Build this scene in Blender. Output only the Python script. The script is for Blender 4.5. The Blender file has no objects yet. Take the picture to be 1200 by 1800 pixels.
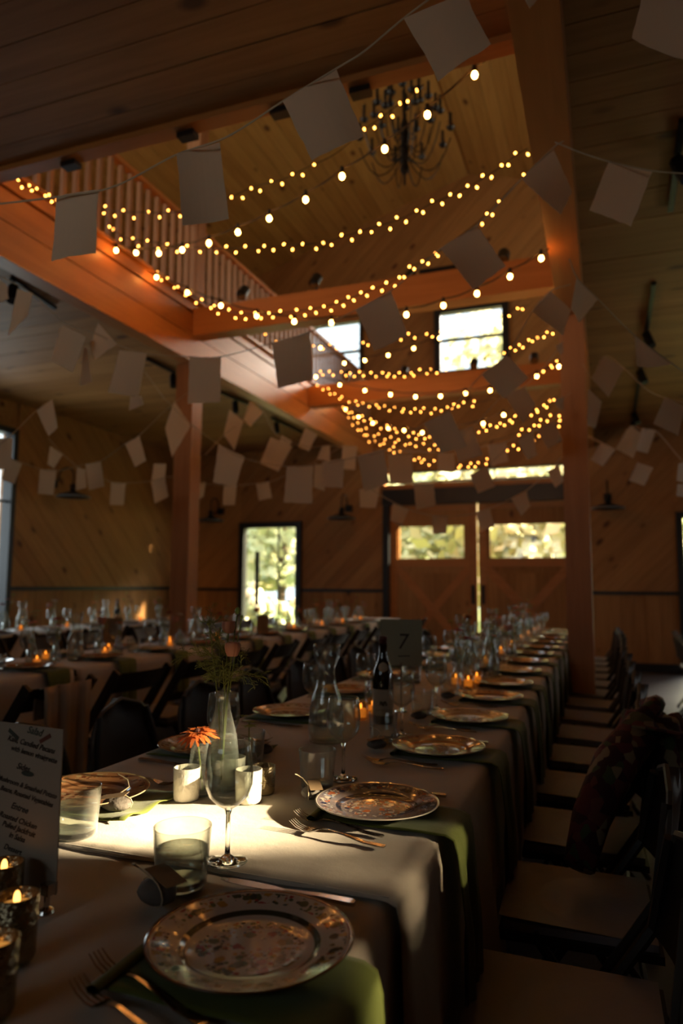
import bpy, math, random
from mathutils import Vector, Matrix
random.seed(7)
S = bpy.context.scene
COL = S.collection
PI = math.pi
# ------------------------------------------------------------------ camera
F_PX, YAW, PITCH, ROLL, CH = 1235.0, 0.3572, 0.10384, 0.0062, 1.235
fw = Vector((-math.sin(YAW)*math.cos(PITCH), math.cos(YAW)*math.cos(PITCH), math.sin(PITCH)))
r0 = Vector((math.cos(YAW), math.sin(YAW), 0)); u0 = r0.cross(fw)
rt = r0*math.cos(ROLL)+u0*math.sin(ROLL); up = -r0*math.sin(ROLL)+u0*math.cos(ROLL)
CP = Vector((0, 0, CH))
cam_d = bpy.data.cameras.new('camera'); cam = bpy.data.objects.new('camera', cam_d); COL.objects.link(cam)
cam_d.sensor_fit = 'VERTICAL'; cam_d.sensor_height = 36; cam_d.lens = F_PX/1800*36
cam_d.clip_start = 0.02; cam_d.clip_end = 200
cam.matrix_world = Matrix(((rt.x, up.x, -fw.x, 0), (rt.y, up.y, -fw.y, 0), (rt.z, up.z, -fw.z, CH), (0, 0, 0, 1)))
cam_d.dof.use_dof = True; cam_d.dof.focus_distance = 1.42; cam_d.dof.aperture_fstop = 2.6
S.camera = cam
def ray(x, y): return rt*((x-600)/F_PX) - up*((y-900)/F_PX) + fw
def un(x, y, d): return CP + ray(x, y)*d
def onz(x, y, z): d = ray(x, y); return CP + d*((z-CH)/d.z)
def ony(x, y, Y): d = ray(x, y); return CP + d*(Y/d.y)
def onx(x, y, X): d = ray(x, y); return CP + d*(X/d.x)
# ------------------------------------------------------------------ view, world, sun, daylight
S.view_settings.view_transform = 'Standard'; S.view_settings.look = 'None'
S.view_settings.exposure = 0.0; S.view_settings.gamma = 1.0; S.view_settings.use_curve_mapping = False
cy = S.cycles
cy.use_denoising = True; cy.max_bounces = 7; cy.diffuse_bounces = 2; cy.glossy_bounces = 3
cy.transmission_bounces = 6; cy.transparent_max_bounces = 24; cy.caustics_reflective = False; cy.caustics_refractive = False
cy.sample_clamp_indirect = 3.0; cy.use_light_tree = True
W = bpy.data.worlds.new('world'); S.world = W; W.use_nodes = True
wn = W.node_tree.nodes; wn['Background'].inputs[0].default_value = (0.80, 0.92, 1.0, 1); wn['Background'].inputs[1].default_value = 2.2
SUN_DIR = Vector((-0.925, -0.27, -0.262)).normalized()
sl = bpy.data.lights.new('sun', 'SUN'); sl.energy = 55; sl.angle = math.radians(1.5); sl.color = (1.0, 0.80, 0.50)
so = bpy.data.objects.new('sun', sl); COL.objects.link(so); so.rotation_euler = SUN_DIR.to_track_quat('-Z', 'Y').to_euler(); so.location = (20, 5, 8)
def daylight(name, loc, aim, sx, sy, e, col):
    l = bpy.data.lights.new(name, 'AREA'); l.shape = 'RECTANGLE'; l.size = sx; l.size_y = sy; l.energy = e; l.color = col
    o = bpy.data.objects.new(name, l); COL.objects.link(o); o.location = loc
    o.rotation_euler = (Vector(aim)).to_track_quat('-Z', 'Y').to_euler(); return o
DAY = (1.0, 0.88, 0.68)
daylight('daylight_left', (-10.0, 6.9, 2.1), (1, -0.1, 0), 4.0, 1.8, 95, (0.92, 0.97, 1.0))           # outside window_1
daylight('fill_right', (3.65, 6.5, 1.8), (-1, 0, 0), 2.4, 0.9, 9, (0.95, 0.97, 1.0))           # added fill for the chair seats, outside an unseen window
daylight('daylight_loft', (3.75, 8.6, 5.2), (-1, 0, 0.35), 3.0, 1.1, 90, DAY)         # outside window_7
daylight('fill_loft_left', (-7.7, 3.5, 5.4), (1, 0.2, 0.42), 3.8, 1.1, 170, DAY)     # added fill for the roof boards, outside an unseen opening
daylight('sky_back', (3.0, 23, 9.8), (-0.38, -1, -0.36), 7.0, 4.0, 3600, (1.0, 0.88, 0.72))  # bright sky beyond the trees, shining in through the upper windows
daylight('fill_front', (-2.0, -10.0, 2.45), (0, 1, 0.0), 4.0, 1.6, 150, DAY)   # added fill for the paper flags, behind the unseen window_10
# ------------------------------------------------------------------ materials
MATS = {}
def newmat(name):
    m = bpy.data.materials.new(name); m.use_nodes = True; MATS[name] = m
    return m, m.node_tree.nodes, m.node_tree.links, m.node_tree.nodes['Principled BSDF']
def simple(name, col, rough=0.5, metal=0.0, emit=None, es=0.0, spec=0.5, bump=0.0, bscale=40, trans=0.0, sheen=0.0):
    m, n, l, b = newmat(name)
    b.inputs['Base Color'].default_value = (*col, 1); b.inputs['Roughness'].default_value = rough
    b.inputs['Metallic'].default_value = metal; b.inputs['Specular IOR Level'].default_value = spec
    b.inputs['Transmission Weight'].default_value = trans
    if sheen: b.inputs['Sheen Weight'].default_value = sheen
    if emit: b.inputs['Emission Color'].default_value = (*emit, 1); b.inputs['Emission Strength'].default_value = es
    tc = n.new('ShaderNodeTexCoord'); nz = n.new('ShaderNodeTexNoise'); nz.inputs['Scale'].default_value = bscale
    l.new(tc.outputs['Object'], nz.inputs['Vector'])
    if bump:
        bp = n.new('ShaderNodeBump'); bp.inputs['Strength'].default_value = bump; bp.inputs['Distance'].default_value = 0.01
        l.new(nz.outputs['Fac'], bp.inputs['Height']); l.new(bp.outputs['Normal'], b.inputs['Normal'])
    mr = n.new('ShaderNodeMapRange'); mr.inputs['To Min'].default_value = max(0, rough-0.06); mr.inputs['To Max'].default_value = min(1, rough+0.06)
    l.new(nz.outputs['Fac'], mr.inputs['Value']); l.new(mr.outputs[0], b.inputs['Roughness'])
    return m
def wood(name, c1, c2, axis='X', rough=0.55, knots=True, bump=0.15, spec=0.3, knotcol=(0.10, 0.035, 0.012)):
    """grain runs along the local axis; tone differs per piece"""
    m, n, l, b = newmat(name)
    tc = n.new('ShaderNodeTexCoord'); oi = n.new('ShaderNodeObjectInfo')
    off = n.new('ShaderNodeVectorMath'); off.operation = 'MULTIPLY'; off.inputs[1].default_value = (13.7, 7.3, 5.1)
    cmb = n.new('ShaderNodeCombineXYZ')
    for i in range(3): l.new(oi.outputs['Random'], cmb.inputs[i])
    l.new(cmb.outputs[0], off.inputs[0])
    add = n.new('ShaderNodeVectorMath'); add.operation = 'ADD'
    l.new(tc.outputs['Object'], add.inputs[0]); l.new(off.outputs[0], add.inputs[1])
    mp = n.new('ShaderNodeMapping'); sc = {'X': (0.6, 9, 9), 'Y': (9, 0.6, 9), 'Z': (9, 9, 0.6)}[axis]
    mp.inputs['Scale'].default_value = sc; l.new(add.outputs[0], mp.inputs[0])
    nz = n.new('ShaderNodeTexNoise'); nz.inputs['Scale'].default_value = 2.2; nz.inputs['Detail'].default_value = 5; nz.inputs['Distortion'].default_value = 0.6
    l.new(mp.outputs[0], nz.inputs['Vector'])
    cr = n.new('ShaderNodeMix'); cr.data_type = 'RGBA'
    cr.inputs['A'].default_value = (*c1, 1); cr.inputs['B'].default_value = (*c2, 1)
    mr = n.new('ShaderNodeMapRange'); mr.inputs['From Min'].default_value = 0.3; mr.inputs['From Max'].default_value = 0.7
    l.new(nz.outputs['Fac'], mr.inputs['Value'])
    ad = n.new('ShaderNodeMath'); ad.operation = 'MULTIPLY_ADD'; ad.inputs[1].default_value = 0.55; ad.use_clamp = True
    rr = n.new('ShaderNodeMath'); rr.operation = 'MULTIPLY'; rr.inputs[1].default_value = 0.55
    l.new(oi.outputs['Random'], rr.inputs[0]); l.new(mr.outputs[0], ad.inputs[0]); l.new(rr.outputs[0], ad.inputs[2])
    l.new(ad.outputs[0], cr.inputs['Factor'])
    last = cr.outputs['Result']
    if knots:
        mp2 = n.new('ShaderNodeMapping'); mp2.inputs['Scale'].default_value = {'X': (0.55, 1, 1), 'Y': (1, 0.55, 1), 'Z': (1, 1, 0.55)}[axis]
        l.new(add.outputs[0], mp2.inputs[0])
        vo = n.new('ShaderNodeTexVoronoi'); vo.inputs['Scale'].default_value = 3.4; l.new(mp2.outputs[0], vo.inputs['Vector'])
        kr = n.new('ShaderNodeMapRange'); kr.inputs['From Min'].default_value = 0.08; kr.inputs['From Max'].default_value = 0.17
        kr.inputs['To Min'].default_value = 0.92; kr.inputs['To Max'].default_value = 0
        l.new(vo.outputs['Distance'], kr.inputs['Value'])
        mx = n.new('ShaderNodeMix'); mx.data_type = 'RGBA'; mx.inputs['B'].default_value = (*knotcol, 1)
        l.new(last, mx.inputs['A']); l.new(kr.outputs[0], mx.inputs['Factor']); last = mx.outputs['Result']
    l.new(last, b.inputs['Base Color'])
    b.inputs['Roughness'].default_value = rough; b.inputs['Specular IOR Level'].default_value = spec
    bp = n.new('ShaderNodeBump'); bp.inputs['Strength'].default_value = bump; bp.inputs['Distance'].default_value = 0.01
    l.new(nz.outputs['Fac'], bp.inputs['Height']); l.new(bp.outputs['Normal'], b.inputs['Normal'])
    return m
def thin_glass(name, tint=(0.97, 0.99, 0.97), edge=(0.50, 0.53, 0.50), refl=0.06, rough=0.015, edge_sheen=0.24):
    m = bpy.data.materials.new(name); m.use_nodes = True; MATS[name] = m
    n = m.node_tree.nodes; l = m.node_tree.links; n.remove(n['Principled BSDF']); out = n['Material Output']
    tr = n.new('ShaderNodeBsdfTransparent'); gl = n.new('ShaderNodeBsdfGlossy'); gl.inputs['Roughness'].default_value = rough
    lw = n.new('ShaderNodeLayerWeight'); lw.inputs['Blend'].default_value = 0.2
    cm = n.new('ShaderNodeMix'); cm.data_type = 'RGBA'; cm.inputs['A'].default_value = (*tint, 1); cm.inputs['B'].default_value = (*edge, 1)
    pw = n.new('ShaderNodeMath'); pw.operation = 'POWER'; pw.inputs[1].default_value = 3.0; lw.inputs['Blend'].default_value = 0.5; l.new(lw.outputs['Facing'], pw.inputs[0]); l.new(pw.outputs[0], cm.inputs['Factor']); l.new(cm.outputs['Result'], tr.inputs['Color'])
    fr = n.new('ShaderNodeMath'); fr.operation = 'POWER'; fr.inputs[1].default_value = 3.0; l2 = n.new('ShaderNodeLayerWeight'); l2.inputs['Blend'].default_value = 0.5; l.new(l2.outputs['Facing'], fr.inputs[0])
    mr = n.new('ShaderNodeMapRange'); mr.inputs['To Min'].default_value = refl; mr.inputs['To Max'].default_value = 0.9
    l.new(fr.outputs[0], mr.inputs['Value'])
    mx = n.new('ShaderNodeMixShader'); l.new(mr.outputs[0], mx.inputs[0]); l.new(tr.outputs[0], mx.inputs[1]); l.new(gl.outputs[0], mx.inputs[2])
    df = n.new('ShaderNodeBsdfDiffuse'); df.inputs['Color'].default_value = (0.85, 0.88, 0.84, 1); m3 = n.new('ShaderNodeMixShader')  # painted pale edge, standing in for reflections the glass lacks
    hz = n.new('ShaderNodeMapRange'); hz.inputs['To Min'].default_value = edge_sheen*0.12; hz.inputs['To Max'].default_value = edge_sheen; l.new(pw.outputs[0], hz.inputs['Value'])
    l.new(hz.outputs[0], m3.inputs[0]); l.new(mx.outputs[0], m3.inputs[1]); l.new(df.outputs[0], m3.inputs[2])
    l.new(m3.outputs[0], out.inputs['Surface']); return m
def fabric(name, col, col2, scale=260, rough=0.9, bump=0.3, wr=0.4):
    m, n, l, b = newmat(name)
    tc = n.new('ShaderNodeTexCoord'); geo = n.new('ShaderNodeNewGeometry')
    w = n.new('ShaderNodeTexNoise'); w.inputs['Scale'].default_value = scale; w.inputs['Detail'].default_value = 2
    w2 = n.new('ShaderNodeTexNoise'); w2.inputs['Scale'].default_value = 5; w2.inputs['Detail'].default_value = 4
    l.new(geo.outputs['Position'], w.inputs['Vector']); l.new(geo.outputs['Position'], w2.inputs['Vector'])
    mx = n.new('ShaderNodeMix'); mx.data_type = 'RGBA'; mx.inputs['A'].default_value = (*col, 1); mx.inputs['B'].default_value = (*col2, 1)
    l.new(w2.outputs['Fac'], mx.inputs['Factor']); l.new(mx.outputs['Result'], b.inputs['Base Color'])
    b.inputs['Roughness'].default_value = rough; b.inputs['Specular IOR Level'].default_value = 0.15; b.inputs['Sheen Weight'].default_value = 0.15
    b1 = n.new('ShaderNodeBump'); b1.inputs['Strength'].default_value = bump; b1.inputs['Distance'].default_value = 0.001
    b2 = n.new('ShaderNodeBump'); b2.inputs['Strength'].default_value = wr; b2.inputs['Distance'].default_value = 0.02
    l.new(w.outputs['Fac'], b1.inputs['Height']); l.new(w2.outputs['Fac'], b2.inputs['Height'])
    l.new(b2.outputs['Normal'], b1.inputs['Normal']); l.new(b1.outputs['Normal'], b.inputs['Normal'])
    return m
def plate_mat(name, base, rim, band, motifs, R=0.135, band_r=(0.62, 0.68), dens=22, rimw=0.965, cover=0.45, centre=True):
    """flat print on the glaze: rim line, ring band, flower scatter"""
    m, n, l, b = newmat(name)
    tc = n.new('ShaderNodeTexCoord'); sp = n.new('ShaderNodeSeparateXYZ'); l.new(tc.outputs['Object'], sp.inputs[0])
    cx = n.new('ShaderNodeCombineXYZ'); l.new(sp.outputs[0], cx.inputs[0]); l.new(sp.outputs[1], cx.inputs[1])
    ln = n.new('ShaderNodeVectorMath'); ln.operation = 'LENGTH'; l.new(cx.outputs[0], ln.inputs[0])
    rr = n.new('ShaderNodeMath'); rr.operation = 'DIVIDE'; rr.inputs[1].default_value = R; l.new(ln.outputs['Value'], rr.inputs[0])
    def band_mask(a, c):
        g = n.new('ShaderNodeMath'); g.operation = 'GREATER_THAN'; g.inputs[1].default_value = a; l.new(rr.outputs[0], g.inputs[0])
        h = n.new('ShaderNodeMath'); h.operation = 'LESS_THAN'; h.inputs[1].default_value = c; l.new(rr.outputs[0], h.inputs[0])
        k = n.new('ShaderNodeMath'); k.operation = 'MULTIPLY'; l.new(g.outputs[0], k.inputs[0]); l.new(h.outputs[0], k.inputs[1]); return k.outputs[0]
    dn = n.new('ShaderNodeTexNoise'); dn.inputs['Scale'].default_value = 60; l.new(cx.outputs[0], dn.inputs['Vector'])
    dm = n.new('ShaderNodeVectorMath'); dm.operation = 'MULTIPLY_ADD'; dm.inputs[1].default_value = (0.010, 0.010, 0); l.new(dn.outputs['Color'], dm.inputs[0]); l.new(cx.outputs[0], dm.inputs[2])
    nz = n.new('ShaderNodeTexNoise'); nz.inputs['Scale'].default_value = dens; nz.inputs['Detail'].default_value = 1; l.new(cx.outputs[0], nz.inputs['Vector'])
    cl = n.new('ShaderNodeMath'); cl.operation = 'GREATER_THAN'; cl.inputs[1].default_value = 1-cover; l.new(nz.outputs['Fac'], cl.inputs[0])
    def layer(sc_, thr, keep):
        vo = n.new('ShaderNodeTexVoronoi'); vo.inputs['Scale'].default_value = sc_; l.new(dm.outputs[0], vo.inputs['Vector'])
        vs = n.new('ShaderNodeSeparateColor'); l.new(vo.outputs['Color'], vs.inputs[0])
        ramp = n.new('ShaderNodeValToRGB'); ramp.color_ramp.interpolation = 'CONSTANT'; e = ramp.color_ramp.elements
        for i, c in enumerate(motifs):
            el = e[0] if i == 0 else (e[1] if i == 1 else e.new(0.5)); el.position = i/len(motifs); el.color = (*c, 1)
        l.new(vs.outputs[0], ramp.inputs[0])
        a = n.new('ShaderNodeMath'); a.operation = 'LESS_THAN'; a.inputs[1].default_value = thr; l.new(vo.outputs['Distance'], a.inputs[0])
        b_ = n.new('ShaderNodeMath'); b_.operation = 'GREATER_THAN'; b_.inputs[1].default_value = keep; l.new(vs.outputs[1], b_.inputs[0])
        k = n.new('ShaderNodeMath'); k.operation = 'MULTIPLY'; l.new(a.outputs[0], k.inputs[0]); l.new(b_.outputs[0], k.inputs[1]); return ramp.outputs[0], k.outputs[0]
    c1_, m1 = layer(140, 0.46, 0.15); c2_, m2 = layer(62, 0.47, 0.28)
    m1b = n.new('ShaderNodeMath'); m1b.operation = 'MULTIPLY'; l.new(m1, m1b.inputs[0]); l.new(cl.outputs[0], m1b.inputs[1])
    zones = n.new('ShaderNodeMath'); zones.operation = 'ADD'
    l.new(band_mask(-1, 0.52 if centre else -0.5), zones.inputs[0]); l.new(band_mask(0.76, 0.93), zones.inputs[1])
    fm1 = n.new('ShaderNodeMath'); fm1.operation = 'MULTIPLY'; l.new(m1b.outputs[0], fm1.inputs[0]); l.new(zones.outputs[0], fm1.inputs[1])
    fm2 = n.new('ShaderNodeMath'); fm2.operation = 'MULTIPLY'; l.new(m2, fm2.inputs[0]); l.new(zones.outputs[0], fm2.inputs[1])
    last = None
    def mix(prev, col, fac):
        x = n.new('ShaderNodeMix'); x.data_type = 'RGBA'
        if prev is None: x.inputs['A'].default_value = (*base, 1)
        else: l.new(prev, x.inputs['A'])
        if isinstance(col, tuple): x.inputs['B'].default_value = (*col, 1)
        else: l.new(col, x.inputs['B'])
        l.new(fac, x.inputs['Factor']); return x.outputs['Result']
    last = mix(mix(None, c1_, fm1.outputs[0]), c2_, fm2.outputs[0])
    last = mix(last, band, band_mask(*band_r))
    last = mix(last, rim, band_mask(rimw, 2.0))
    l.new(last, b.inputs['Base Color']); b.inputs['Roughness'].default_value = 0.12; b.inputs['Coat Weight'].default_value = 0.5; b.inputs['Coat Roughness'].default_value = 0.05
    return m
M = {}
M['pine'] = wood('pine', (0.52, 0.255, 0.085), (0.31, 0.135, 0.04), 'X')
M['pine_z'] = wood('pine_z', (0.52, 0.255, 0.085), (0.31, 0.135, 0.04), 'Z')
M['roofpine'] = wood('roof_pine', (0.58, 0.35, 0.11), (0.38, 0.20, 0.055), 'X')
M['beam'] = wood('beam', (0.62, 0.25, 0.075), (0.45, 0.165, 0.04), 'X', knots=False, rough=0.4, spec=0.4)
M['beam_y'] = wood('beam_y', (0.62, 0.25, 0.075), (0.45, 0.165, 0.04), 'Y', knots=False, rough=0.4, spec=0.4)
M['beam_z'] = wood('beam_z', (0.52, 0.27, 0.14), (0.36, 0.17, 0.08), 'Z', knots=False, rough=0.5)
M['black'] = simple('black_metal', (0.012, 0.012, 0.013), 0.45, 0.3)
M['blacktrim'] = simple('black_trim', (0.012, 0.013, 0.015), 0.4)
M['enamel'] = simple('pale_enamel', (0.35, 0.36, 0.36), 0.35)
M['concrete'] = simple('concrete', (0.14, 0.14, 0.145), 0.35, bump=0.05, bscale=6)
M['cloth'] = fabric('linen', (0.60, 0.52, 0.42), (0.50, 0.43, 0.34))
M['cloth_cool'] = fabric('linen_pale', (0.52, 0.46, 0.40), (0.44, 0.38, 0.33))
M['olive'] = fabric('olive_cotton', (0.13, 0.15, 0.025), (0.09, 0.11, 0.018), rough=0.75)
M['throw'] = fabric('knit_throw', (0.50, 0.36, 0.26), (0.42, 0.30, 0.20), scale=120)
M['paper'] = fabric('torn_paper', (0.78, 0.66, 0.53), (0.70, 0.58, 0.45), scale=90, bump=0.15, wr=0.25)
def translucent(m, f):
    n = m.node_tree.nodes; l = m.node_tree.links; b = n['Principled BSDF']; o = n['Material Output']; t = n.new('ShaderNodeBsdfTranslucent'); x = n.new('ShaderNodeMixShader')
    t.inputs['Color'].default_value = (0.80, 0.62, 0.44, 1); x.inputs[0].default_value = f
    l.new(b.outputs[0], x.inputs[1]); l.new(t.outputs[0], x.inputs[2]); l.new(x.outputs[0], o.inputs['Surface'])
translucent(M['paper'], 0.42)
M['cord'] = simple('cord', (0.48, 0.37, 0.26), 0.8)
M['wire'] = simple('wire', (0.02, 0.015, 0.01), 0.6)
M['glass'] = thin_glass('clear_glass')
M['pane'] = thin_glass('window_glass', (0.97, 0.98, 0.97), (0.8, 0.85, 0.85), 0.04, edge_sheen=0.0)
M['water'] = thin_glass('water', (0.93, 0.95, 0.90), (0.70, 0.74, 0.68), 0.04, edge_sheen=0.10)
M['solidglass'] = simple('solid_glass', (0.93, 0.97, 0.94), 0.03, trans=1.0)
M['chrome'] = simple('steel', (0.55, 0.52, 0.50), 0.14, 1.0)
M['gold'] = simple('mercury_glass', (0.30, 0.23, 0.13), 0.22, 0.75, bump=0.4, bscale=120)
M['votive'] = simple('frosted_votive', (0.92, 0.88, 0.72), 0.25, 0.0, spec=0.8, bump=0.25, bscale=90)
M['wax'] = simple('wax', (0.85, 0.78, 0.6), 0.5)
M['litwax'] = simple('lit_wax', (0.9, 0.5, 0.15), 0.5, emit=(1.0, 0.42, 0.08), es=0.5)
M['flame'] = simple('flame', (1, 0.5, 0.1), 0.5, emit=(1.0, 0.45, 0.10), es=4.0)
M['bigbulb'] = simple('globe_bulb', (1, 0.8, 0.5), 0.5, emit=(1.0, 0.36, 0.065), es=75.0)
M['fairy'] = simple('fairy_bulb', (1, 0.8, 0.5), 0.5, emit=(1.0, 0.36, 0.055), es=17.5)
M['resin'] = simple('dark_resin', (0.018, 0.014, 0.013), 0.42, spec=0.35)
M['darkwood'] = wood('dark_wood', (0.030, 0.017, 0.012), (0.014, 0.008, 0.006), 'Z', knots=False, rough=0.45)
M['seat'] = simple('pale_vinyl', (0.22, 0.20, 0.21), 0.5, bump=0.1, bscale=60)
M['card'] = simple('card_stock', (0.40, 0.33, 0.25), 0.8, bump=0.05, bscale=200)
M['card2'] = simple('sage_card', (0.30, 0.29, 0.19), 0.8)
M['kraft'] = simple('kraft_card', (0.28, 0.18, 0.09), 0.85)
M['ink'] = simple('brown_ink', (0.035, 0.022, 0.016), 0.7)
M['inkgreen'] = simple('green_ink', (0.06, 0.07, 0.05), 0.7)
M['inkred'] = simple('red_ink', (0.16, 0.05, 0.03), 0.7)
M['stone'] = simple('grey_stone', (0.14, 0.12, 0.10), 0.8, bump=0.6, bscale=60)
M['twine'] = simple('twine', (0.6, 0.48, 0.3), 0.9)
M['bottle'] = simple('dark_bottle', (0.006, 0.009, 0.006), 0.08, spec=0.8)
M['label'] = simple('wine_label', (0.50, 0.42, 0.30), 0.7)
M['foil'] = simple('bottle_foil', (0.10, 0.025, 0.02), 0.35, 0.4)
M['stem'] = simple('stem', (0.16, 0.19, 0.03), 0.6)
M['frond'] = simple('frond', (0.13, 0.14, 0.025), 0.7)
M['petal_or'] = simple('petal_orange', (0.85, 0.20, 0.04), 0.6)
M['petal_pk'] = simple('petal_pink', (0.50, 0.20, 0.12), 0.6)
M['petal_rd'] = simple('petal_red', (0.30, 0.02, 0.02), 0.6)
M['petal_wh'] = simple('petal_white', (0.6, 0.55, 0.45), 0.6)
M['leafg'] = simple('leaf_green', (0.24, 0.32, 0.06), 0.6)
M['core'] = simple('flower_core', (0.08, 0.02, 0.01), 0.8)
M['grass'] = simple('lawn', (0.25, 0.33, 0.12), 0.9, bump=0.4, bscale=8)
M['tree1'] = simple('tree_leaf_pale', (0.70, 0.76, 0.48), 0.8)
M['tree2'] = simple('tree_leaf_yellow', (0.85, 0.80, 0.50), 0.8)
M['tree3'] = simple('tree_leaf_dark', (0.30, 0.38, 0.22), 0.8)
M['bark'] = simple('bark', (0.10, 0.07, 0.05), 0.9)
M['hydr'] = simple('white_blossom', (0.85, 0.83, 0.62), 0.8)
# ------------------------------------------------------------------ mesh helpers
class MB:
    def __init__(s): s.v = []; s.f = []
    def box(s, c, size, rot=None):
        b = len(s.v); hx, hy, hz = [a/2 for a in size]; c = Vector(c)
        for x in (-hx, hx):
            for y in (-hy, hy):
                for z in (-hz, hz):
                    p = Vector((x, y, z))
                    if rot is not None: p = rot @ p
                    s.v.append(tuple(c+p))
        s.f += [tuple(b+i for i in q) for q in ((0, 1, 3, 2), (4, 6, 7, 5), (0, 4, 5, 1), (2, 3, 7, 6), (0, 2, 6, 4), (1, 5, 7, 3))]; return s
    def bar(s, p, q, w, h, upv=(0, 0, 1)):
        p = Vector(p); q = Vector(q); d = q-p; L = d.length; d.normalize(); u = Vector(upv); sd = d.cross(u)
        if sd.length < 1e-4: sd = d.cross(Vector((0, 1, 0)))
        sd.normalize(); u = sd.cross(d)
        R = Matrix((d, sd, u)).transposed(); return s.box((p+q)/2, (L, w, h), R)
    def tube(s, pts, r, n=6, cap=True):
        pts = [Vector(p) for p in pts]; k = len(pts); b0 = len(s.v); prev = None
        rs = r if isinstance(r, (list, tuple)) else [r]*k
        for i, p in enumerate(pts):
            t = (pts[min(i+1, k-1)]-pts[max(i-1, 0)])
            if t.length < 1e-9: t = Vector((0, 0, 1))
            t.normalize()
            if prev is None:
                a = Vector((0, 0, 1)) if abs(t.z) < 0.9 else Vector((1, 0, 0)); x = t.cross(a).normalized()
            else: x = (prev-t*prev.dot(t)).normalized()
            prev = x; y = t.cross(x)
            for j in range(n):
                an = 2*PI*j/n; s.v.append(tuple(p+(x*math.cos(an)+y*math.sin(an))*rs[i]))
        for i in range(k-1):
            for j in range(n):
                a = b0+i*n+j; c = b0+i*n+(j+1) % n; s.f.append((a, c, c+n, a+n))
        if cap: s.f.append(tuple(b0+j for j in reversed(range(n)))); s.f.append(tuple(b0+(k-1)*n+j for j in range(n)))
        return s
    def lathe(s, prof, n=24, c=(0, 0, 0)):
        b0 = len(s.v); k = len(prof)
        for (r, z) in prof:
            for j in range(n):
                a = 2*PI*j/n; s.v.append((c[0]+r*math.cos(a), c[1]+r*math.sin(a), c[2]+z))
        for i in range(k-1):
            for j in range(n):
                a = b0+i*n+j; q = b0+i*n+(j+1) % n; s.f.append((a, q, q+n, a+n))
        return s
    def sphere(s, c, r, n=8, m=5, sq=(1, 1, 1)):
        b0 = len(s.v); c = Vector(c)
        for i in range(m+1):
            t = PI*i/m
            for j in range(n):
                a = 2*PI*j/n; s.v.append((c.x+r*sq[0]*math.sin(t)*math.cos(a), c.y+r*sq[1]*math.sin(t)*math.sin(a), c.z+r*sq[2]*math.cos(t)))
        for i in range(m):
            for j in range(n):
                a = b0+i*n+j; q = b0+i*n+(j+1) % n; s.f.append((a, a+n, q+n, q))
        return s
    def grid(s, fn, nu, nv):
        b0 = len(s.v)
        for i in range(nu+1):
            for j in range(nv+1): s.v.append(tuple(fn(i/nu, j/nv)))
        for i in range(nu):
            for j in range(nv):
                a = b0+i*(nv+1)+j; s.f.append((a, a+nv+1, a+nv+2, a+1))
        return s
    def poly(s, pts, ext):
        """prism: polygon pts extruded by vector ext"""
        b = len(s.v); k = len(pts); e = Vector(ext)
        for p in pts: s.v.append(tuple(p))
        for p in pts: s.v.append(tuple(Vector(p)+e))
        s.f.append(tuple(b+i for i in reversed(range(k)))); s.f.append(tuple(b+k+i for i in range(k)))
        for i in range(k): j = (i+1) % k; s.f.append((b+i, b+j, b+k+j, b+k+i))
        return s
    def mesh(s, name, mat, smooth=False):
        me = bpy.data.meshes.new(name); me.from_pydata(s.v, [], s.f); me.update()
        if smooth: me.polygons.foreach_set('use_smooth', [True]*len(me.polygons))
        me.materials.append(mat); return me
    def obj(s, name, mat, parent=None, loc=None, rot=None, smooth=False):
        return link(name, s.mesh(name, mat, smooth), parent, loc, rot)
def link(name, me, parent=None, loc=None, rot=None):
    o = bpy.data.objects.new(name, me); COL.objects.link(o)
    if parent: o.parent = parent
    if loc is not None: o.location = loc
    if rot is not None: o.rotation_euler = rot
    return o
def thing(name, label, cat, loc=(0, 0, 0), rz=0, group=None):
    o = bpy.data.objects.new(name, None); COL.objects.link(o); o.location = loc; o.rotation_euler = (0, 0, rz); o.empty_display_size = 0.05
    return tag(o, label, cat, group)
def tag(o, label, cat, group=None):
    o['label'] = label; o['category'] = cat
    if group: o['group'] = group
    return o
def struct(o): o['kind'] = 'structure'; return o
def dup(root, loc, rz, label, group=None, scale=None):
    r = root.copy(); COL.objects.link(r); r.location = loc; r.rotation_euler = (0, 0, rz); r['label'] = label
    if scale: r.scale = (scale, scale, scale)
    if group: r['group'] = group
    for ch in root.children:
        c = ch.copy(); COL.objects.link(c); c.parent = r
        for g in ch.children:
            d = g.copy(); COL.objects.link(d); d.parent = c
    return r
ORD = ['nearest', 'second', 'third', 'fourth', 'fifth', 'sixth', 'seventh', 'eighth', 'ninth', 'tenth', 'eleventh', 'twelfth', 'thirteenth', 'fourteenth', 'fifteenth', 'sixteenth']
def rank(i, tail='from the camera'): return 'nearest the camera' if i == 0 else ORD[i]+' '+tail
def clip_poly(poly, region):
    """clip 2D polygon by convex CCW region"""
    out = poly
    for i in range(len(region)):
        a = region[i]; b = region[(i+1) % len(region)]; inp = out; out = []
        if not inp: break
        def side(p): return (b[0]-a[0])*(p[1]-a[1])-(b[1]-a[1])*(p[0]-a[0])
        for k in range(len(inp)):
            p = inp[k]; q = inp[(k+1) % len(inp)]; sp, sq = side(p), side(q)
            if sp >= 0: out.append(p)
            if (sp >= 0) != (sq >= 0):
                t = sp/(sp-sq); out.append((p[0]+(q[0]-p[0])*t, p[1]+(q[1]-p[1])*t))
    return out
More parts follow.
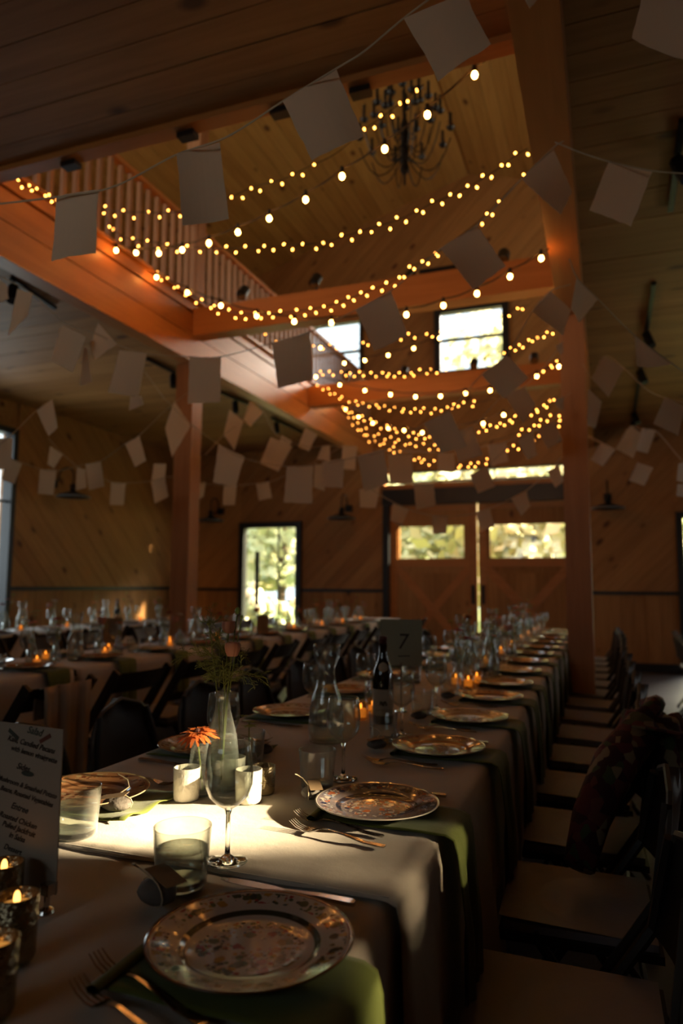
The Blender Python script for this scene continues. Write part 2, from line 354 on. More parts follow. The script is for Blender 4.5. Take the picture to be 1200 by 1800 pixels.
def planks(parent, region, ang, width, to3, normal, thick, mat, gap=0.006, jitter=0.004):
    """boards laid at angle ang over a convex 2D region; each board an object whose local X is its length"""
    d = (math.cos(ang), math.sin(ang)); nn = (-d[1], d[0])
    off = [p[0]*nn[0]+p[1]*nn[1] for p in region]; al = [p[0]*d[0]+p[1]*d[1] for p in region]
    k0 = math.floor(min(off)/width); k1 = math.ceil(max(off)/width); a0, a1 = min(al)-1, max(al)+1
    o0 = Vector(to3(0, 0)); ex = Vector(to3(d[0], d[1]))-o0; ey = Vector(to3(nn[0], nn[1]))-o0; nz = Vector(normal)
    R = Matrix((ex, ey, nz)).transposed()
    if R.determinant() < 0: ey = -ey; R = Matrix((ex, ey, nz)).transposed()
    flip = (Vector(to3(nn[0], nn[1]))-o0).dot(ey) < 0
    for k in range(k0, k1):
        lo, hi = k*width+gap/2, (k+1)*width-gap/2
        st = [(d[0]*a0+nn[0]*lo, d[1]*a0+nn[1]*lo), (d[0]*a1+nn[0]*lo, d[1]*a1+nn[1]*lo), (d[0]*a1+nn[0]*hi, d[1]*a1+nn[1]*hi), (d[0]*a0+nn[0]*hi, d[1]*a0+nn[1]*hi)]
        c = clip_poly(st, region)
        if len(c) < 3: continue
        cx = sum(p[0] for p in c)/len(c); cy_ = sum(p[1] for p in c)/len(c)
        loc = []
        for p in c:
            a = (p[0]-cx)*d[0]+(p[1]-cy_)*d[1]; bb = (p[0]-cx)*nn[0]+(p[1]-cy_)*nn[1]
            loc.append((a, -bb if flip else bb, 0))
        area = abs(sum(loc[i][0]*loc[(i+1) % len(loc)][1]-loc[(i+1) % len(loc)][0]*loc[i][1] for i in range(len(loc))))/2
        if area < 0.004: continue
        if flip: loc.reverse()
        t = thick+random.uniform(0, jitter)
        o = MB().poly(loc, (0, 0, t)).obj('plank', mat, parent)
        o.matrix_world = Matrix.Translation(Vector(to3(cx, cy_))) @ R.to_4x4()
def rect(a, b, c, d): return [(a, c), (b, c), (b, d), (a, d)]

# ================================================================== THE BUILDING
BY, LX, RX, FY = 11.32, -7.3, 3.4, -3.0           # back wall, left wall, right wall, wall behind the camera
FXL, BRL, BRR = -3.643, -0.275, -0.09             # loft edge at left, right beam sides
CZ, BZ, MZ = 3.65, 3.367, 3.95                    # side ceiling, beam underside, loft floor
RZ, EZ, RXC = 8.2, 6.6, -1.95                     # ridge height, eaves, ridge x
def roofz(x): return RZ-(abs(x-RXC)/(RX-RXC))*(RZ-EZ)
floor = struct(MB().box(((LX+RX)/2, (BY+FY)/2, -0.05), (RX-LX+0.6, BY-FY+0.6, 0.1)).obj('floor', M['concrete']))
# back wall with openings
wb = MB()
LOW = [rect(LX, -6.18, 0, CZ), rect(-6.18, -4.96, 2.35, CZ), rect(-4.96, -3.45, 0, CZ), rect(-3.45, -0.35, 3.13, CZ), rect(-0.35, 1.0, 0, CZ), rect(1.0, 2.0, 2.33, CZ), rect(2.0, RX, 0, CZ)]
HI = [rect(LX, RX, CZ, 4.68), rect(LX, -4.85, 4.68, 5.9), rect(-3.84, -2.56, 4.68, 5.9), rect(-1.33, RX, 4.68, 5.9)]
GABLE = [(LX, 5.9), (RX, 5.9), (RX, roofz(RX)), (RXC, RZ), (LX, roofz(LX))]
for rg in LOW+HI+[GABLE]: wb.poly([(p[0], BY+0.02, p[1]) for p in rg], (0, 0.16, 0))
wb.box((-1.9, BY+0.1, 2.88), (3.1, 0.16, 0.10))
wall_back = struct(wb.obj('wall_back', M['pine']))
t3b = lambda a, b: (a, BY+0.02, b)
for i, rg in enumerate(LOW):
    x0, x1, z0, z1 = rg[0][0], rg[1][0], rg[0][1], rg[2][1]
    if z0 < 1:
        planks(wall_back, rect(x0, x1, 0.13, 1.12), PI/2, 0.19, t3b, (0, -1, 0), 0.02, M['pine'])
        z0 = 1.17
    planks(wall_back, rect(x0, x1, z0, z1), math.radians(45), 0.24, t3b, (0, -1, 0), 0.02, M['pine'])
for rg in HI: planks(wall_back, rg, math.radians(45), 0.24, t3b, (0, -1, 0), 0.02, M['pine'])
planks(wall_back, GABLE, math.radians(45), 0.24, t3b, (0, -1, 0), 0.02, M['pine'])
# left wall, windows at Y 5.7..7.1 and 1.4..3.8

ww = MB(); PL = [rect(7.08, BY, 0, CZ), rect(FY, 5.7, 0, CZ), rect(5.7, 7.08, 3.25, CZ)]
for rg in PL+[rect(FY, 1.6, CZ, EZ+0.05), rect(1.6, 5.4, CZ, 4.9), rect(1.6, 5.4, 6.1, EZ+0.05), rect(5.4, BY, CZ, EZ+0.05)]: ww.poly([(LX-0.02, p[0], p[1]) for p in rg], (-0.16, 0, 0))
wall_left = struct(ww.obj('wall_left', M['pine']))
t3l = lambda a, b: (LX-0.02, a, b)
planks(wall_left, rect(7.16, BY-0.001, 0.13, 1.13), PI/2, 0.19, t3l, (1, 0, 0), 0.02, M['pine'])
planks(wall_left, rect(7.16, BY-0.001, 1.19, CZ), math.radians(-45+180), 0.24, t3l, (1, 0, 0), 0.02, M['pine'])
planks(wall_left, rect(1.0, 5.62, 0.13, CZ), math.radians(135), 0.24, t3l, (1, 0, 0), 0.02, M['pine'])
planks(wall_left, rect(5.5, BY, MZ, EZ), 0, 0.2, t3l, (1, 0, 0), 0.02, M['pine'])
# right wall: big window, small opening with an added sun mask, loft window
ww = MB()
SY0, SY1, SZ0, SZ1 = 1.75, 2.95, 1.40, 2.30
for rg in [rect(FY, SY0, 0, CZ), rect(SY0, SY1, 0, SZ0), rect(SY0, SY1, SZ1, CZ), rect(SY1, 5.2, 0, CZ), rect(5.2, 7.7, 0, 1.3), rect(5.2, 7.7, 2.3, CZ), rect(7.7, BY, 0, CZ),
           rect(FY, 7.0, CZ, EZ+0.05), rect(7.0, 10.2, CZ, 4.7), rect(7.0, 10.2, 5.9, EZ+0.05), rect(10.2, BY, CZ, EZ+0.05)]:
    ww.poly([(RX, p[0], p[1]) for p in rg], (0.16, 0, 0))
wall_right = struct(ww.obj('wall_right', M['pine']))
ww = MB()
for rg in [rect(LX, -3.5, 0, 8.3), rect(-0.9, RX, 0, 8.3), rect(-3.5, -0.9, 0, 2.1), rect(-3.5, -0.9, 3.1, 8.3)]:
    ww.poly([(p[0], FY, p[1]) for p in rg], (0, -0.16, 0))
wall_front = struct(ww.obj('wall_front', M['pine']))
# roof (ceiling): two slopes boarded along Y
roof = MB()
for x0, x1 in ((LX-0.2, RXC), (RXC, RX+0.2)):
    z0, z1 = roofz(x0), roofz(x1)
    roof.poly([(x0, FY, z0+0.02), (x1, FY, z1+0.02), (x1, FY, z1+0.15), (x0, FY, z0+0.15)], (0, BY-FY+0.2, 0))
ceiling = struct(roof.obj('ceiling', M['pine']))
sl_ = (RZ-EZ)/(RX-RXC); an = math.atan(sl_)
for sgn in (-1, 1):
    L = (RX-RXC)/math.cos(an)
    ex = Vector((sgn*math.cos(an), 0, -math.sin(an))); nrm = Vector((-sgn*math.sin(an), 0, -math.cos(an)))
    o3 = Vector((RXC, 0, RZ+0.02))
    t3 = (lambda ex, o3: (lambda a, b: o3+ex*b+Vector((0, a, 0))))(ex, o3)
    planks(ceiling, rect(-0.5, BY, 0.02, L), 0, 0.2, t3, nrm, 0.02, M['roofpine'])
# lofts: slabs with boarded undersides (these are the ceilings of the side aisles and of the near bay)
def slab(x0, x1, y0, y1, name='ceiling'):
    o = struct(MB().box(((x0+x1)/2, (y0+y1)/2, (CZ+MZ)/2+0.012), (x1-x0, y1-y0, MZ-CZ-0.024)).obj(name, M['pine']))
    t3 = lambda a, b: (a, b, CZ+0.012)
    planks(o, rect(x0, x1, max(y0, -0.6), y1), 0, 0.185, t3, (0, 0, -1), 0.012, M['pine'], gap=0.005)
    return o
slab(LX, FXL-0.145, FY, BY); slab(BRR, RX, FY, BY); slab(FXL+0.02, BRL, FY, 2.92)
# long beams
def timber(name, c, size, mat, label, cat='beam'):
    return tag(MB().box((0, 0, 0), size).obj(name, mat, loc=c), label, cat)
timber('timber_beam', ((BRL+BRR)/2, (FY+BY)/2, (BZ+MZ)/2), (BRR-BRL, BY-FY, MZ-BZ), M['beam_y'], 'long timber beam edging the open well at right, above the right post')
timber('timber_beam', (FXL-0.07, (FY+BY)/2, (BZ+3.615)/2), (0.14, BY-FY, 3.615-BZ), M['beam_y'], 'long timber beam under the loft edge boards at left')
lf = thing('loft_fascia', 'stacked horizontal boards facing the loft edge below the left balustrade', 'fascia', (FXL-0.07, 0, 0))
for z0, z1, dx in ((3.615, 3.84, 0.0), (3.84, 3.947, 0.012)):
    MB().box((dx, (FY+BY)/2, (z0+z1)/2), (0.14, BY-FY, z1-z0-0.016)).obj('fascia_board', M['beam_y'], lf)
MB().box((0.02, (FY+BY)/2, 3.962), (0.20, BY-FY, 0.03)).obj('cap_board', M['beam_y'], lf)
timber('timber_beam', ((FXL+BRL)/2, 5.715, 3.75), (BRL-FXL, 0.17, 0.27), M['beam'], 'orange-lit crossbeam nearest the middle, spanning over the open well')
timber('timber_beam', ((FXL+BRL)/2, 8.54, 3.75), (BRL-FXL, 0.17, 0.27), M['beam'], 'farther crossbeam spanning the well below the upper windows')
timber('timber_beam', ((FXL+BRL)/2, 2.965, 3.76), (BRL-FXL, 0.09, 0.29), M['beam'], 'dark beam at the near edge of the open well overhead')
timber('timber_post', ((BRL+BRR)/2, 5.72, BZ/2), (BRR-BRL, 0.18, BZ), M['beam_z'], 'square timber post standing at the right of the long table', 'post')
timber('timber_post', (FXL-0.0925, 5.75, BZ/2), (0.185, 0.18, BZ), M['beam_z'], 'square timber post at left, rising to the loft edge', 'post')
# dark pegs under the near beam
for i, (px, py) in enumerate(((118, 285), (340, 250), (489, 191), (630, 155))):
    p = onz(px, py, 3.60); tag(MB().box((0, 0, 0), (0.10, 0.06, 0.03)).obj('beam_block', M['darkwood'], loc=(p.x, 2.99, 3.60)),
        'small dark block under the near beam, %s from the left' % ['first', 'second', 'third', 'fourth'][i], 'block')
# balustrades
def balustrade(label, x, y0, y1, zf=3.977, h=0.78):
    t = thing('balustrade', label, 'railing', (x, y0, zf)); n = int((y1-y0)/0.128)
    me = MB().box((0, 0, 0), (0.035, 0.035, h-0.03)).mesh('baluster', M['beam_z'])
    for i in range(n+1): link('baluster', me, t, (0, (y1-y0)*i/n, h/2))
    MB().box((0, (y1-y0)/2, h), (0.07, y1-y0+0.05, 0.045)).obj('handrail', M['beam_y'], t)
    MB().box((0, (y1-y0)/2, 0.03), (0.05, y1-y0, 0.03)).obj('bottom_rail', M['beam_y'], t)
balustrade('wooden loft balustrade at left, bay nearer than the upper newel post', FXL-0.06, 2.9, 5.6)
balustrade('wooden loft balustrade at left, bay beyond the upper newel post', FXL-0.06, 5.88, BY-0.1)
timber('newel_post', (FXL-0.07, 5.74, 4.93), (0.15, 0.15, 1.85), M['beam_z'], 'tall dark newel post between the two loft balustrades', 'post')
# trims
def trim(n, c, size, mat='blacktrim'): return struct(MB().box(c, size).obj('trim_%d' % n, M[mat]))
ti = 1
for x0, x1 in ((LX, -6.2), (-4.94, -3.45), (-0.3, 1.0), (2.0, RX)):
    trim(ti, ((x0+x1)/2, BY-0.01, 1.145), (x1-x0, 0.04, 0.05)); ti += 1
    struct(MB().box(((x0+x1)/2, BY-0.01, 0.065), (x1-x0, 0.04, 0.13)).obj('baseboard_back', M['blacktrim']))
trim(ti, (LX+0.01, (7.1+BY)/2, 1.163), (0.04, BY-7.1, 0.05)); ti += 1
struct(MB().box((LX+0.01, (7.1+BY)/2, 0.065), (0.04, BY-7.1, 0.13)).obj('baseboard_left', M['blacktrim']))
# windows and doors in the back wall ---------------------------------------------------------
def window(name, x0, x1, z0, z1, fw_, y=BY, mull=None, bars=(), hm=None, frame='blacktrim'):
    f = MB(); w = fw_
    f.box(((x0+x1)/2, y, z1-w/2), (x1-x0, 0.14, w)).box(((x0+x1)/2, y, z0+w/2), (x1-x0, 0.14, w))
    f.box((x0+w/2, y, (z0+z1)/2), (w, 0.14, z1-z0-2*w)).box((x1-w/2, y, (z0+z1)/2), (w, 0.14, z1-z0-2*w))
    o = struct(f.obj(name, M[frame]))
    MB().box(((x0+x1)/2, y+0.03, (z0+z1)/2), (x1-x0-2*w, 0.006, z1-z0-2*w)).obj('pane', M['pane'], o)
    for b in bars: MB().box((b, y+0.01, (z0+z1)/2), (0.02, 0.03, z1-z0-2*w)).obj('glazing_bar', M[frame], o)
    if hm: MB().box(((x0+x1)/2, y+0.01, hm), (x1-x0-2*w, 0.05, 0.045)).obj('glazing_bar', M[frame], o)
    return o
window('window_1', -4.85, -3.84, 4.68, 5.90, 0.05, hm=5.33)
window('window_2', -2.56, -1.33, 4.68, 5.90, 0.11, hm=5.33)
window('window_3', -3.1, -0.4, 2.94, 3.13, 0.018, bars=(-2.6, -2.1, -1.6, -1.1, -0.65))
d1 = window('door_1', -6.18, -4.96, 0.0, 2.35, 0.10, bars=(-5.42,))
MB().box((-5.80, BY-0.06, 1.35), (0.07, 0.04, 0.95)).obj('outside_post', M['black'], d1)  # dark post outside the door, modelled on its inner face
d2 = window('door_2', 1.0, 2.0, 0.0, 2.33, 0.09, bars=(1.5,))
# barn doors: two leaves with a bright gap between
BLK = MB(); BLK.box((-3.40, BY-0.02, 1.41), (0.10, 0.16, 2.82)).box((-1.9, BY-0.04, 2.70), (3.1, 0.20, 0.26)).box((-0.37, BY-0.02, 1.41), (0.06, 0.16, 2.82))
trim_b = struct(BLK.obj('trim_%d' % ti, M['blacktrim'])); ti += 1
struct(MB().box((-1.9, BY-0.0, 2.88), (3.0, 0.05, 0.09)).obj('trim_%d' % ti, M['beam'])); ti += 1
def leaf(name, x0, x1, wx0, wx1, wz0, wz1, handle):
    z1 = 2.60; y = BY+0.06; o = MB()
    for a, b, c, d in ((x0, wx0, 0.02, z1), (wx1, x1, 0.02, z1), (wx0, wx1, 0.02, wz0), (wx0, wx1, wz1, z1)):
        o.box(((a+b)/2, y, (c+d)/2), (b-a, 0.04, d-c))
    t = struct(o.obj(name, M['pine_z']))
    w = 0.12
    for c, s_ in ((((x0+w/2), y-0.03, z1/2), (w, 0.03, z1-0.04)), (((x1-w/2), y-0.03, z1/2), (w, 0.03, z1-0.04)), (((x0+x1)/2, y-0.03, z1-w/2), (x1-x0-2*w, 0.03, w)), (((x0+x1)/2, y-0.03, wz0-0.08), (x1-x0-2*w, 0.03, w)), (((x0+x1)/2, y-0.03, 0.10), (x1-x0-2*w, 0.03, w))):
        MB().box(c, s_).obj('rail', M['beam'], t)
    MB().bar((x0+w, y-0.028, wz0-0.16), (x1-w, y-0.028, 0.16), 0.025, 0.13, (0, 0, 1)).obj('brace', M['beam'], t)
    MB().bar((x1-w, y-0.032, wz0-0.16), (x0+w, y-0.032, 0.16), 0.025, 0.13, (0, 0, 1)).obj('brace', M['beam'], t)
    pl = x0+w
    while pl < x1-w-0.02:
        q = min(pl+0.15, x1-w)
        MB().box(((pl+q)/2, y-0.02-0.003, 0.80), (q-pl-0.006, 0.008, 1.28)).obj('plank', M['pine_z'], t); pl = q
    MB().box(((wx0+wx1)/2, y+0.01, (wz0+wz1)/2), (wx1-wx0, 0.006, wz1-wz0)).obj('pane', M['pane'], t)
    MB().box((handle, y-0.07, 1.10), (0.05, 0.04, 0.30)).obj('door_handle', M['black'], t)
leaf('door_3', -3.35, -1.905, -3.20, -2.12, 1.685, 2.215, -1.97)
leaf('door_4', -1.875, -0.40, -1.70, -0.53, 1.685, 2.215, -1.81)
# left wall tall window, near left window, right window, front window (their glass)
def window_x(name, X, y0, y1, z0, z1, bars=(), hms=()):
    w = 0.08; f = MB()
    f.box((X, (y0+y1)/2, z1-w/2), (0.16, y1-y0, w)).box((X, (y0+y1)/2, z0+w/2), (0.16, y1-y0, w))
    f.box((X, y0+w/2, (z0+z1)/2), (0.16, w, z1-z0-2*w)).box((X, y1-w/2, (z0+z1)/2), (0.16, w, z1-z0-2*w))
    o = struct(f.obj(name, M['blacktrim'])); MB().box((X, (y0+y1)/2, (z0+z1)/2), (0.006, y1-y0-2*w, z1-z0-2*w)).obj('pane', M['pane'], o)
    for b in bars: MB().box((X, b, (z0+z1)/2), (0.04, 0.03, z1-z0-2*w)).obj('glazing_bar', M['blacktrim'], o)
    for h in hms: MB().box((X, (y0+y1)/2, h), (0.04, y1-y0-2*w, 0.03)).obj('glazing_bar', M['blacktrim'], o)
window_x('window_4', LX-0.02, 5.7, 7.12, 0.0, 3.27, hms=(2.3,))
window_x('window_6', RX+0.08, 5.2, 7.7, 1.3, 2.3, bars=(6.45,))
window_x('window_7', RX+0.08, 7.0, 10.2, 4.7, 5.9, bars=(8.6,))
wf = MB().box((-2.2, FY-0.08, 2.14), (2.6, 0.16, 0.08)).box((-2.2, FY-0.08, 3.06), (2.6, 0.16, 0.08)).box((-3.46, FY-0.08, 2.6), (0.08, 0.16, 0.84)).box((-0.94, FY-0.08, 2.6), (0.08, 0.16, 0.84))
MB().box((-2.2, FY-0.08, 2.6), (2.44, 0.006, 0.84)).obj('pane', M['pane'], struct(wf.obj('window_10', M['blacktrim'])))  # unseen window added to pass the front fill
window_x('window_9', LX-0.1, 1.6, 5.4, 4.9, 6.1, bars=(3.5,))  # unseen opening added to let the left loft fill through
# sun mask added in the unseen right wall: its boards shape the sun patches
lv = struct(MB().box((RX+0.05, SY0+0.02, (SZ0+SZ1)/2), (0.1, 0.04, SZ1-SZ0)).box((RX+0.05, SY1-0.02, (SZ0+SZ1)/2), (0.1, 0.04, SZ1-SZ0)).obj('sun_mask', M['blacktrim']))
SUNK = -SUN_DIR/(-SUN_DIR.x)
def back(x, y, z): return Vector((x, y, z))+SUNK*(RX+0.05-x)      # where the ray that lights (x,y,z) crosses the sun mask
SUN_SLOTS = []   # open slots (y0, y1, z0, z1), filled around by sun mask boards
c0 = back(-0.80, 1.30, 0.75)
SUN_SLOTS.append((c0.y-0.16, c0.y+0.115, c0.z-0.050, c0.z+0.070))
for ya, yb, za, h_ in ((-0.27, 0.0, 0.062, 0.009), (-0.28, -0.04, 0.088, 0.007), (-0.30, -0.06, 0.114, 0.006), (-0.31, -0.22, 0.142, 0.008), (-0.05, -0.02, 0.142, 0.012), (-0.30, -0.26, 0.175, 0.007), (-0.05, -0.015, 0.175, 0.016), (-0.60, -0.50, 0.160, 0.010), (-0.60, -0.52, 0.198, 0.014)):
    SUN_SLOTS.append((c0.y+ya, c0.y+yb, c0.z-za-h_, c0.z-za))
c2 = back(-0.87, 1.40, 0.882); SUN_SLOTS.append((c2.y-0.05, c2.y+0.10, c2.z-0.03, c2.z+0.03))
c3 = back(-0.79, 1.47, 0.855); SUN_SLOTS.append((c3.y-0.035, c3.y+0.045, c3.z-0.02, c3.z+0.05))
zs = sorted(set([SZ0, SZ1]+[v for q in SUN_SLOTS for v in q[2:]]))
for a, b in zip(zs[:-1], zs[1:]):
    mid = (a+b)/2; ys = [SY0+0.04, SY1-0.04]; cut = [q for q in SUN_SLOTS if q[2] <= mid <= q[3]]
    if cut:
        cut.sort(); cut = [q for i_, q in enumerate(cut) if i_ == 0 or q[0] > cut[i_-1][1]]; es = [ys[0]]+[v for q in cut for v in q[:2]]+[ys[1]]; segs = list(zip(es[0::2], es[1::2]))
    else: segs = [(ys[0], ys[1])]
    for s0, s1 in segs:
        if s1-s0 > 0.01: MB().box((RX+0.05, (s0+s1)/2, mid), (0.02, s1-s0, b-a)).obj('sun_mask_board', M['blacktrim'], lv)
# ================================================================== OUTSIDE
tag(MB().box((-3, 27, -0.12), (60, 30, 0.1)).obj('lawn', M['grass']), 'green lawn outside the far doors', 'grass')['kind'] = 'stuff'
def tree(x, y, h, r, mat, label, n=420, leaf=0.30, zc=None):
    t = thing('tree', label, 'tree', (x, y, -0.07))
    MB().tube([(0, 0, 0), (0.1, 0, h*0.3), (0, 0.1, h*0.7), (0.05, 0, h*0.9)], [0.16, 0.12, 0.08, 0.03], 7).obj('trunk', M['bark'], t)
    m = MB(); zc = zc or h*0.6
    for i in range(n):
        a = random.uniform(0, 2*PI); q = random.gauss(0, 0.45); rr = r*min(1, abs(random.gauss(0.6, 0.3)))
        z = zc+random.uniform(-1, 1)*(h-zc)*0.95; p = Vector((rr*math.cos(a), rr*math.sin(a), z))
        u = Vector((random.uniform(-1, 1), random.uniform(-1, 1), random.uniform(-1, 1))).normalized(); v = u.orthogonal().normalized()
        s_ = leaf*random.uniform(0.5, 1.1); b = len(m.v)
        for c in (u*s_, v*s_*0.6, -u*s_, -v*s_*0.6): m.v.append(tuple(p+c))
        m.f.append((b, b+1, b+2, b+3))
    m.obj('foliage', M[mat], t)
TR = [(-9.5, 20, 6, 2.6, 'tree1', 'pale green tree outside, left of the glass door view'), (-13.0, 25, 8, 3.2, 'tree3', 'darker green tree far outside behind the glass door'),
      (-11.0, 21, 5.2, 2.4, 'tree2', 'yellow-green tree outside seen through the glass door top'),
      (-6.0, 19, 4.4, 2.4, 'tree1', 'pale tree outside behind the left barn door window'), (-3.7, 18.2, 4.2, 2.3, 'tree1', 'light green tree outside, seen between the two barn door windows'),
      (-1.6, 17.6, 4.4, 2.4, 'tree2', 'yellowing tree outside behind the right barn door window'), (1.6, 18.5, 4.8, 2.3, 'tree1', 'green tree outside beyond the far right door'),
      (-3.2, 26, 11.5, 2.8, 'tree2', 'tall yellow-green tree outside behind the right upper window'), (-1.2, 24, 10.2, 2.3, 'tree1', 'tall pale tree outside at the edge of the right upper window'),
      (-7.4, 27, 9.5, 2.4, 'tree1', 'tall tree outside low in the left upper window')]
for (x, y, h, r, mt, lb) in TR: tree(x, y, h, r*0.8, mt, lb, n=1100 if h < 7 else 1200, leaf=0.28 if h < 7 else 0.38)
hb = thing('hydrangea_bush', 'rounded white-flowering bush right outside the glass door', 'bush', (-7.2, 13.6, -0.07))
m = MB(); m2 = MB()
for i in range(130):
    a = random.uniform(0, 2*PI); rr = random.uniform(0.1, 0.95); z = random.uniform(0.25, 1.25)*(1.08-rr*0.35)
    (m if random.random() < 0.8 else m2).sphere((rr*math.cos(a)*1.15, rr*math.sin(a)*0.7, z), random.uniform(0.07, 0.13), 7, 5)
m.obj('blossoms', M['hydr'], hb); m2.sphere((0, 0, 0.5), 0.75, 10, 7, (1.2, 0.7, 0.8)).obj('leaves', M['tree3'], hb)
nb = thing('sun_blocker', 'added dark block outside the right wall, keeping the sun off its windows', 'sun blocker', (9.5, 9.6, -0.07))  # unseen block added to keep direct sun out of the right-hand windows
MB().box((0, 0, 4.5), (2.4, 9.6, 9.0)).obj('wall', M['darkwood'], nb); MB().poly([(-1.4, -4.9, 9.0), (1.4, -4.9, 9.0), (0, -4.9, 10.2)], (0, 9.8, 0)).obj('roof', M['black'], nb)
# ================================================================== WALL LAMPS, TRACK LIGHTS, SPOT HEADS
def wall_lamp(p, label, wx):
    """gooseneck barn lamp: p = centre of the shade rim, wx = direction from lamp to wall"""
    t = thing('gooseneck_lamp', label, 'lamp', tuple(p)); d = Vector(wx)
    MB().lathe([(0.0, 0.13), (0.035, 0.13), (0.045, 0.07), (0.10, 0.055), (0.20, 0.02), (0.235, 0.0), (0.232, -0.006), (0.19, 0.012), (0.04, 0.05), (0, 0.05)], 24).obj('lamp_shade', M['black'], t, smooth=True)
    MB().lathe([(0.226, 0.004), (0.238, 0.0), (0.236, -0.010), (0.222, -0.006)], 24).obj('shade_rim', M['enamel'], t)
    pts = [Vector((0, 0, 0.12)), Vector((0, 0, 0.30))]+[Vector((0, 0, 0.30))+d*(0.13*(1-math.cos(a)))+Vector((0, 0, 0.12*math.sin(a))) for a in (0.5, 1.0, 1.57, 2.2, 2.8)]+[d*0.28+Vector((0, 0, 0.24)), d*0.36+Vector((0, 0, 0.20))]
    MB().tube(pts, 0.011, 7).obj('gooseneck', M['black'], t)
    MB().sphere((0, 0, 0.145), 0.045, 10, 6).obj('lamp_socket', M['black'], t)
    MB().box(tuple(d*0.355+Vector((0, 0, 0.20))), (0.06 if abs(d.x) > 0.5 else 0.11, 0.06 if abs(d.y) > 0.5 else 0.11, 0.11)).obj('wall_box', M['black'], t)
wall_lamp(onx(128, 873, -6.93), 'gooseneck barn lamp on the left side wall', (-1, 0, 0))
wall_lamp(ony(370, 915, 10.93), 'gooseneck barn lamp on the far wall, between the left post and the glass door', (0, 1, 0))
wall_lamp(ony(600, 911, 10.93), 'gooseneck barn lamp on the far wall between glass door and barn doors', (0, 1, 0))
wall_lamp(ony(1068, 893, 10.93), 'gooseneck barn lamp on the far wall right of the right post', (0, 1, 0))
def track(px0, px1, label, heads=(0.15, 0.85)):
    a = onz(*px0, CZ-0.03); b = onz(*px1, CZ-0.03); t = thing('track_light', label, 'track light', tuple(a)); d = b-a
    MB().bar((0, 0, 0.01), tuple(d), 0.035, 0.03).obj('track', M['black'], t)
    for h in heads:
        c = d*h; q = Vector((0.05, -0.06, -0.16))
        MB().tube([c+Vector((0, 0, 0)), c+Vector((0, 0, -0.07))], 0.012, 6).tube([c+Vector((0, 0, -0.07))-q*0.2, c+Vector((0, 0, -0.07))+q*0.7], 0.04, 10).obj('spot_head', M['black'], t)
track((20, 492), (97, 542), 'black track light on the left aisle ceiling at the far left', (0.05,))
track((258, 632), (307, 655), 'black track light on the left aisle ceiling beside the left post', (0.95,))
track((385, 690), (440, 712), 'black track light on the left aisle ceiling right of the left post', (0.5,))
track((478, 736), (530, 760), 'black track light farthest along the left aisle ceiling', (0.15,))
track((1149, 500), (1133, 600), 'black track light on the right ceiling, middle one of three', (0.75,))
track((1127, 640), (1112, 742), 'black track light on the right ceiling, farthest one', (0.05, 0.75, 0.95))
track((1199, 215), (1178, 370), 'black track light on the right ceiling, nearest one at the picture edge', (0.3,))
def spot(px, Y, label, Z=None):
    p = ony(px[0], px[1], Y); t = thing('spotlight', label, 'spotlight', tuple(p))
    MB().tube([(0, 0.03, 0.06), (0, -0.05, -0.03)], 0.05, 12).obj('spot_head', M['black'], t)
    MB().tube([(0, 0.02, 0.03), (0, 0.03, -0.13)], 0.01, 6).obj('bracket', M['black'], t)
    MB().tube([(0, -0.05, -0.03), (0, -0.052, -0.032)], 0.042, 12).obj('lens', M['chrome'], t)
spot((555, 497), 5.72, 'small black spotlight on the nearer crossbeam, left of centre')
spot((428, 518), 5.72, 'small black spotlight on the nearer crossbeam, at its left end')
spot((720, 492), 5.72, 'small black spotlight on the nearer crossbeam, behind the fairy lights')
spot((885, 455), 5.72, 'small black spotlight on the nearer crossbeam, behind a paper flag')
tag(MB().box((0, 0, 0), (0.42, 0.05, 0.06)).obj('fixture_bar', M['black'], loc=ony(779, 476, 5.80)), 'short black bar fixture on top of the nearer crossbeam', 'fixture')
for k, (px, lb) in enumerate((((939, 632), 'right of the right upper window'), ((833, 642), 'at the foot of the right upper window'), ((711, 655), 'left of the right upper window'), ((611, 662), 'below the left upper window'))):
    spot(px, 8.56, 'small black spotlight on the farther crossbeam, '+lb)
# ================================================================== CHANDELIER
cc = ony(711, 325, 6.2); ch = thing('chandelier', 'black wrought chandelier with tiers of candle arms hanging under the roof', 'chandelier', tuple(cc))
MB().lathe([(0, 0), (0.012, 0.0), (0.012, 0.10), (0.045, 0.14), (0.045, 0.17), (0.032, 0.22), (0.042, 0.3), (0.042, 0.62), (0.015, 0.70), (0.0, 0.70)], 12).tube([(0, 0, 0.68), (0, 0, roofz(cc.x)-cc.z-0.02)], 0.012, 6).obj('stem', M['black'], ch)
k = 0
for (nt, R_, z0, zb, drop) in ((10, 0.44, 0.30, 0.52, 0.16), (10, 0.30, 0.42, 0.74, 0.10), (6, 0.17, 0.56, 0.90, 0.08)):
    for i in range(nt):
        a = 2*PI*(i+0.5*(nt == 6))/nt+0.17; c_, s_ = math.cos(a), math.sin(a)
        pts = []
        for j in range(9):
            t = j/8; rr = 0.02+(R_-0.02)*t; z = z0-drop*math.sin(PI*t*0.85)*1.25+(zb-z0)*t**4; pts.append((rr*c_, rr*s_, z))
        arm = MB().tube(pts, 0.006, 5).obj('arm', M['black'], ch)
        MB().lathe([(0, -0.02), (0.026, -0.005), (0.042, 0.02), (0.0, 0.02)], 8, (R_*c_, R_*s_, zb)).obj('drip_cup', M['black'], arm)
        MB().tube([(R_*c_, R_*s_, zb+0.01), (R_*c_, R_*s_, zb+0.165)], 0.015, 6).obj('candle', M['black'], arm)
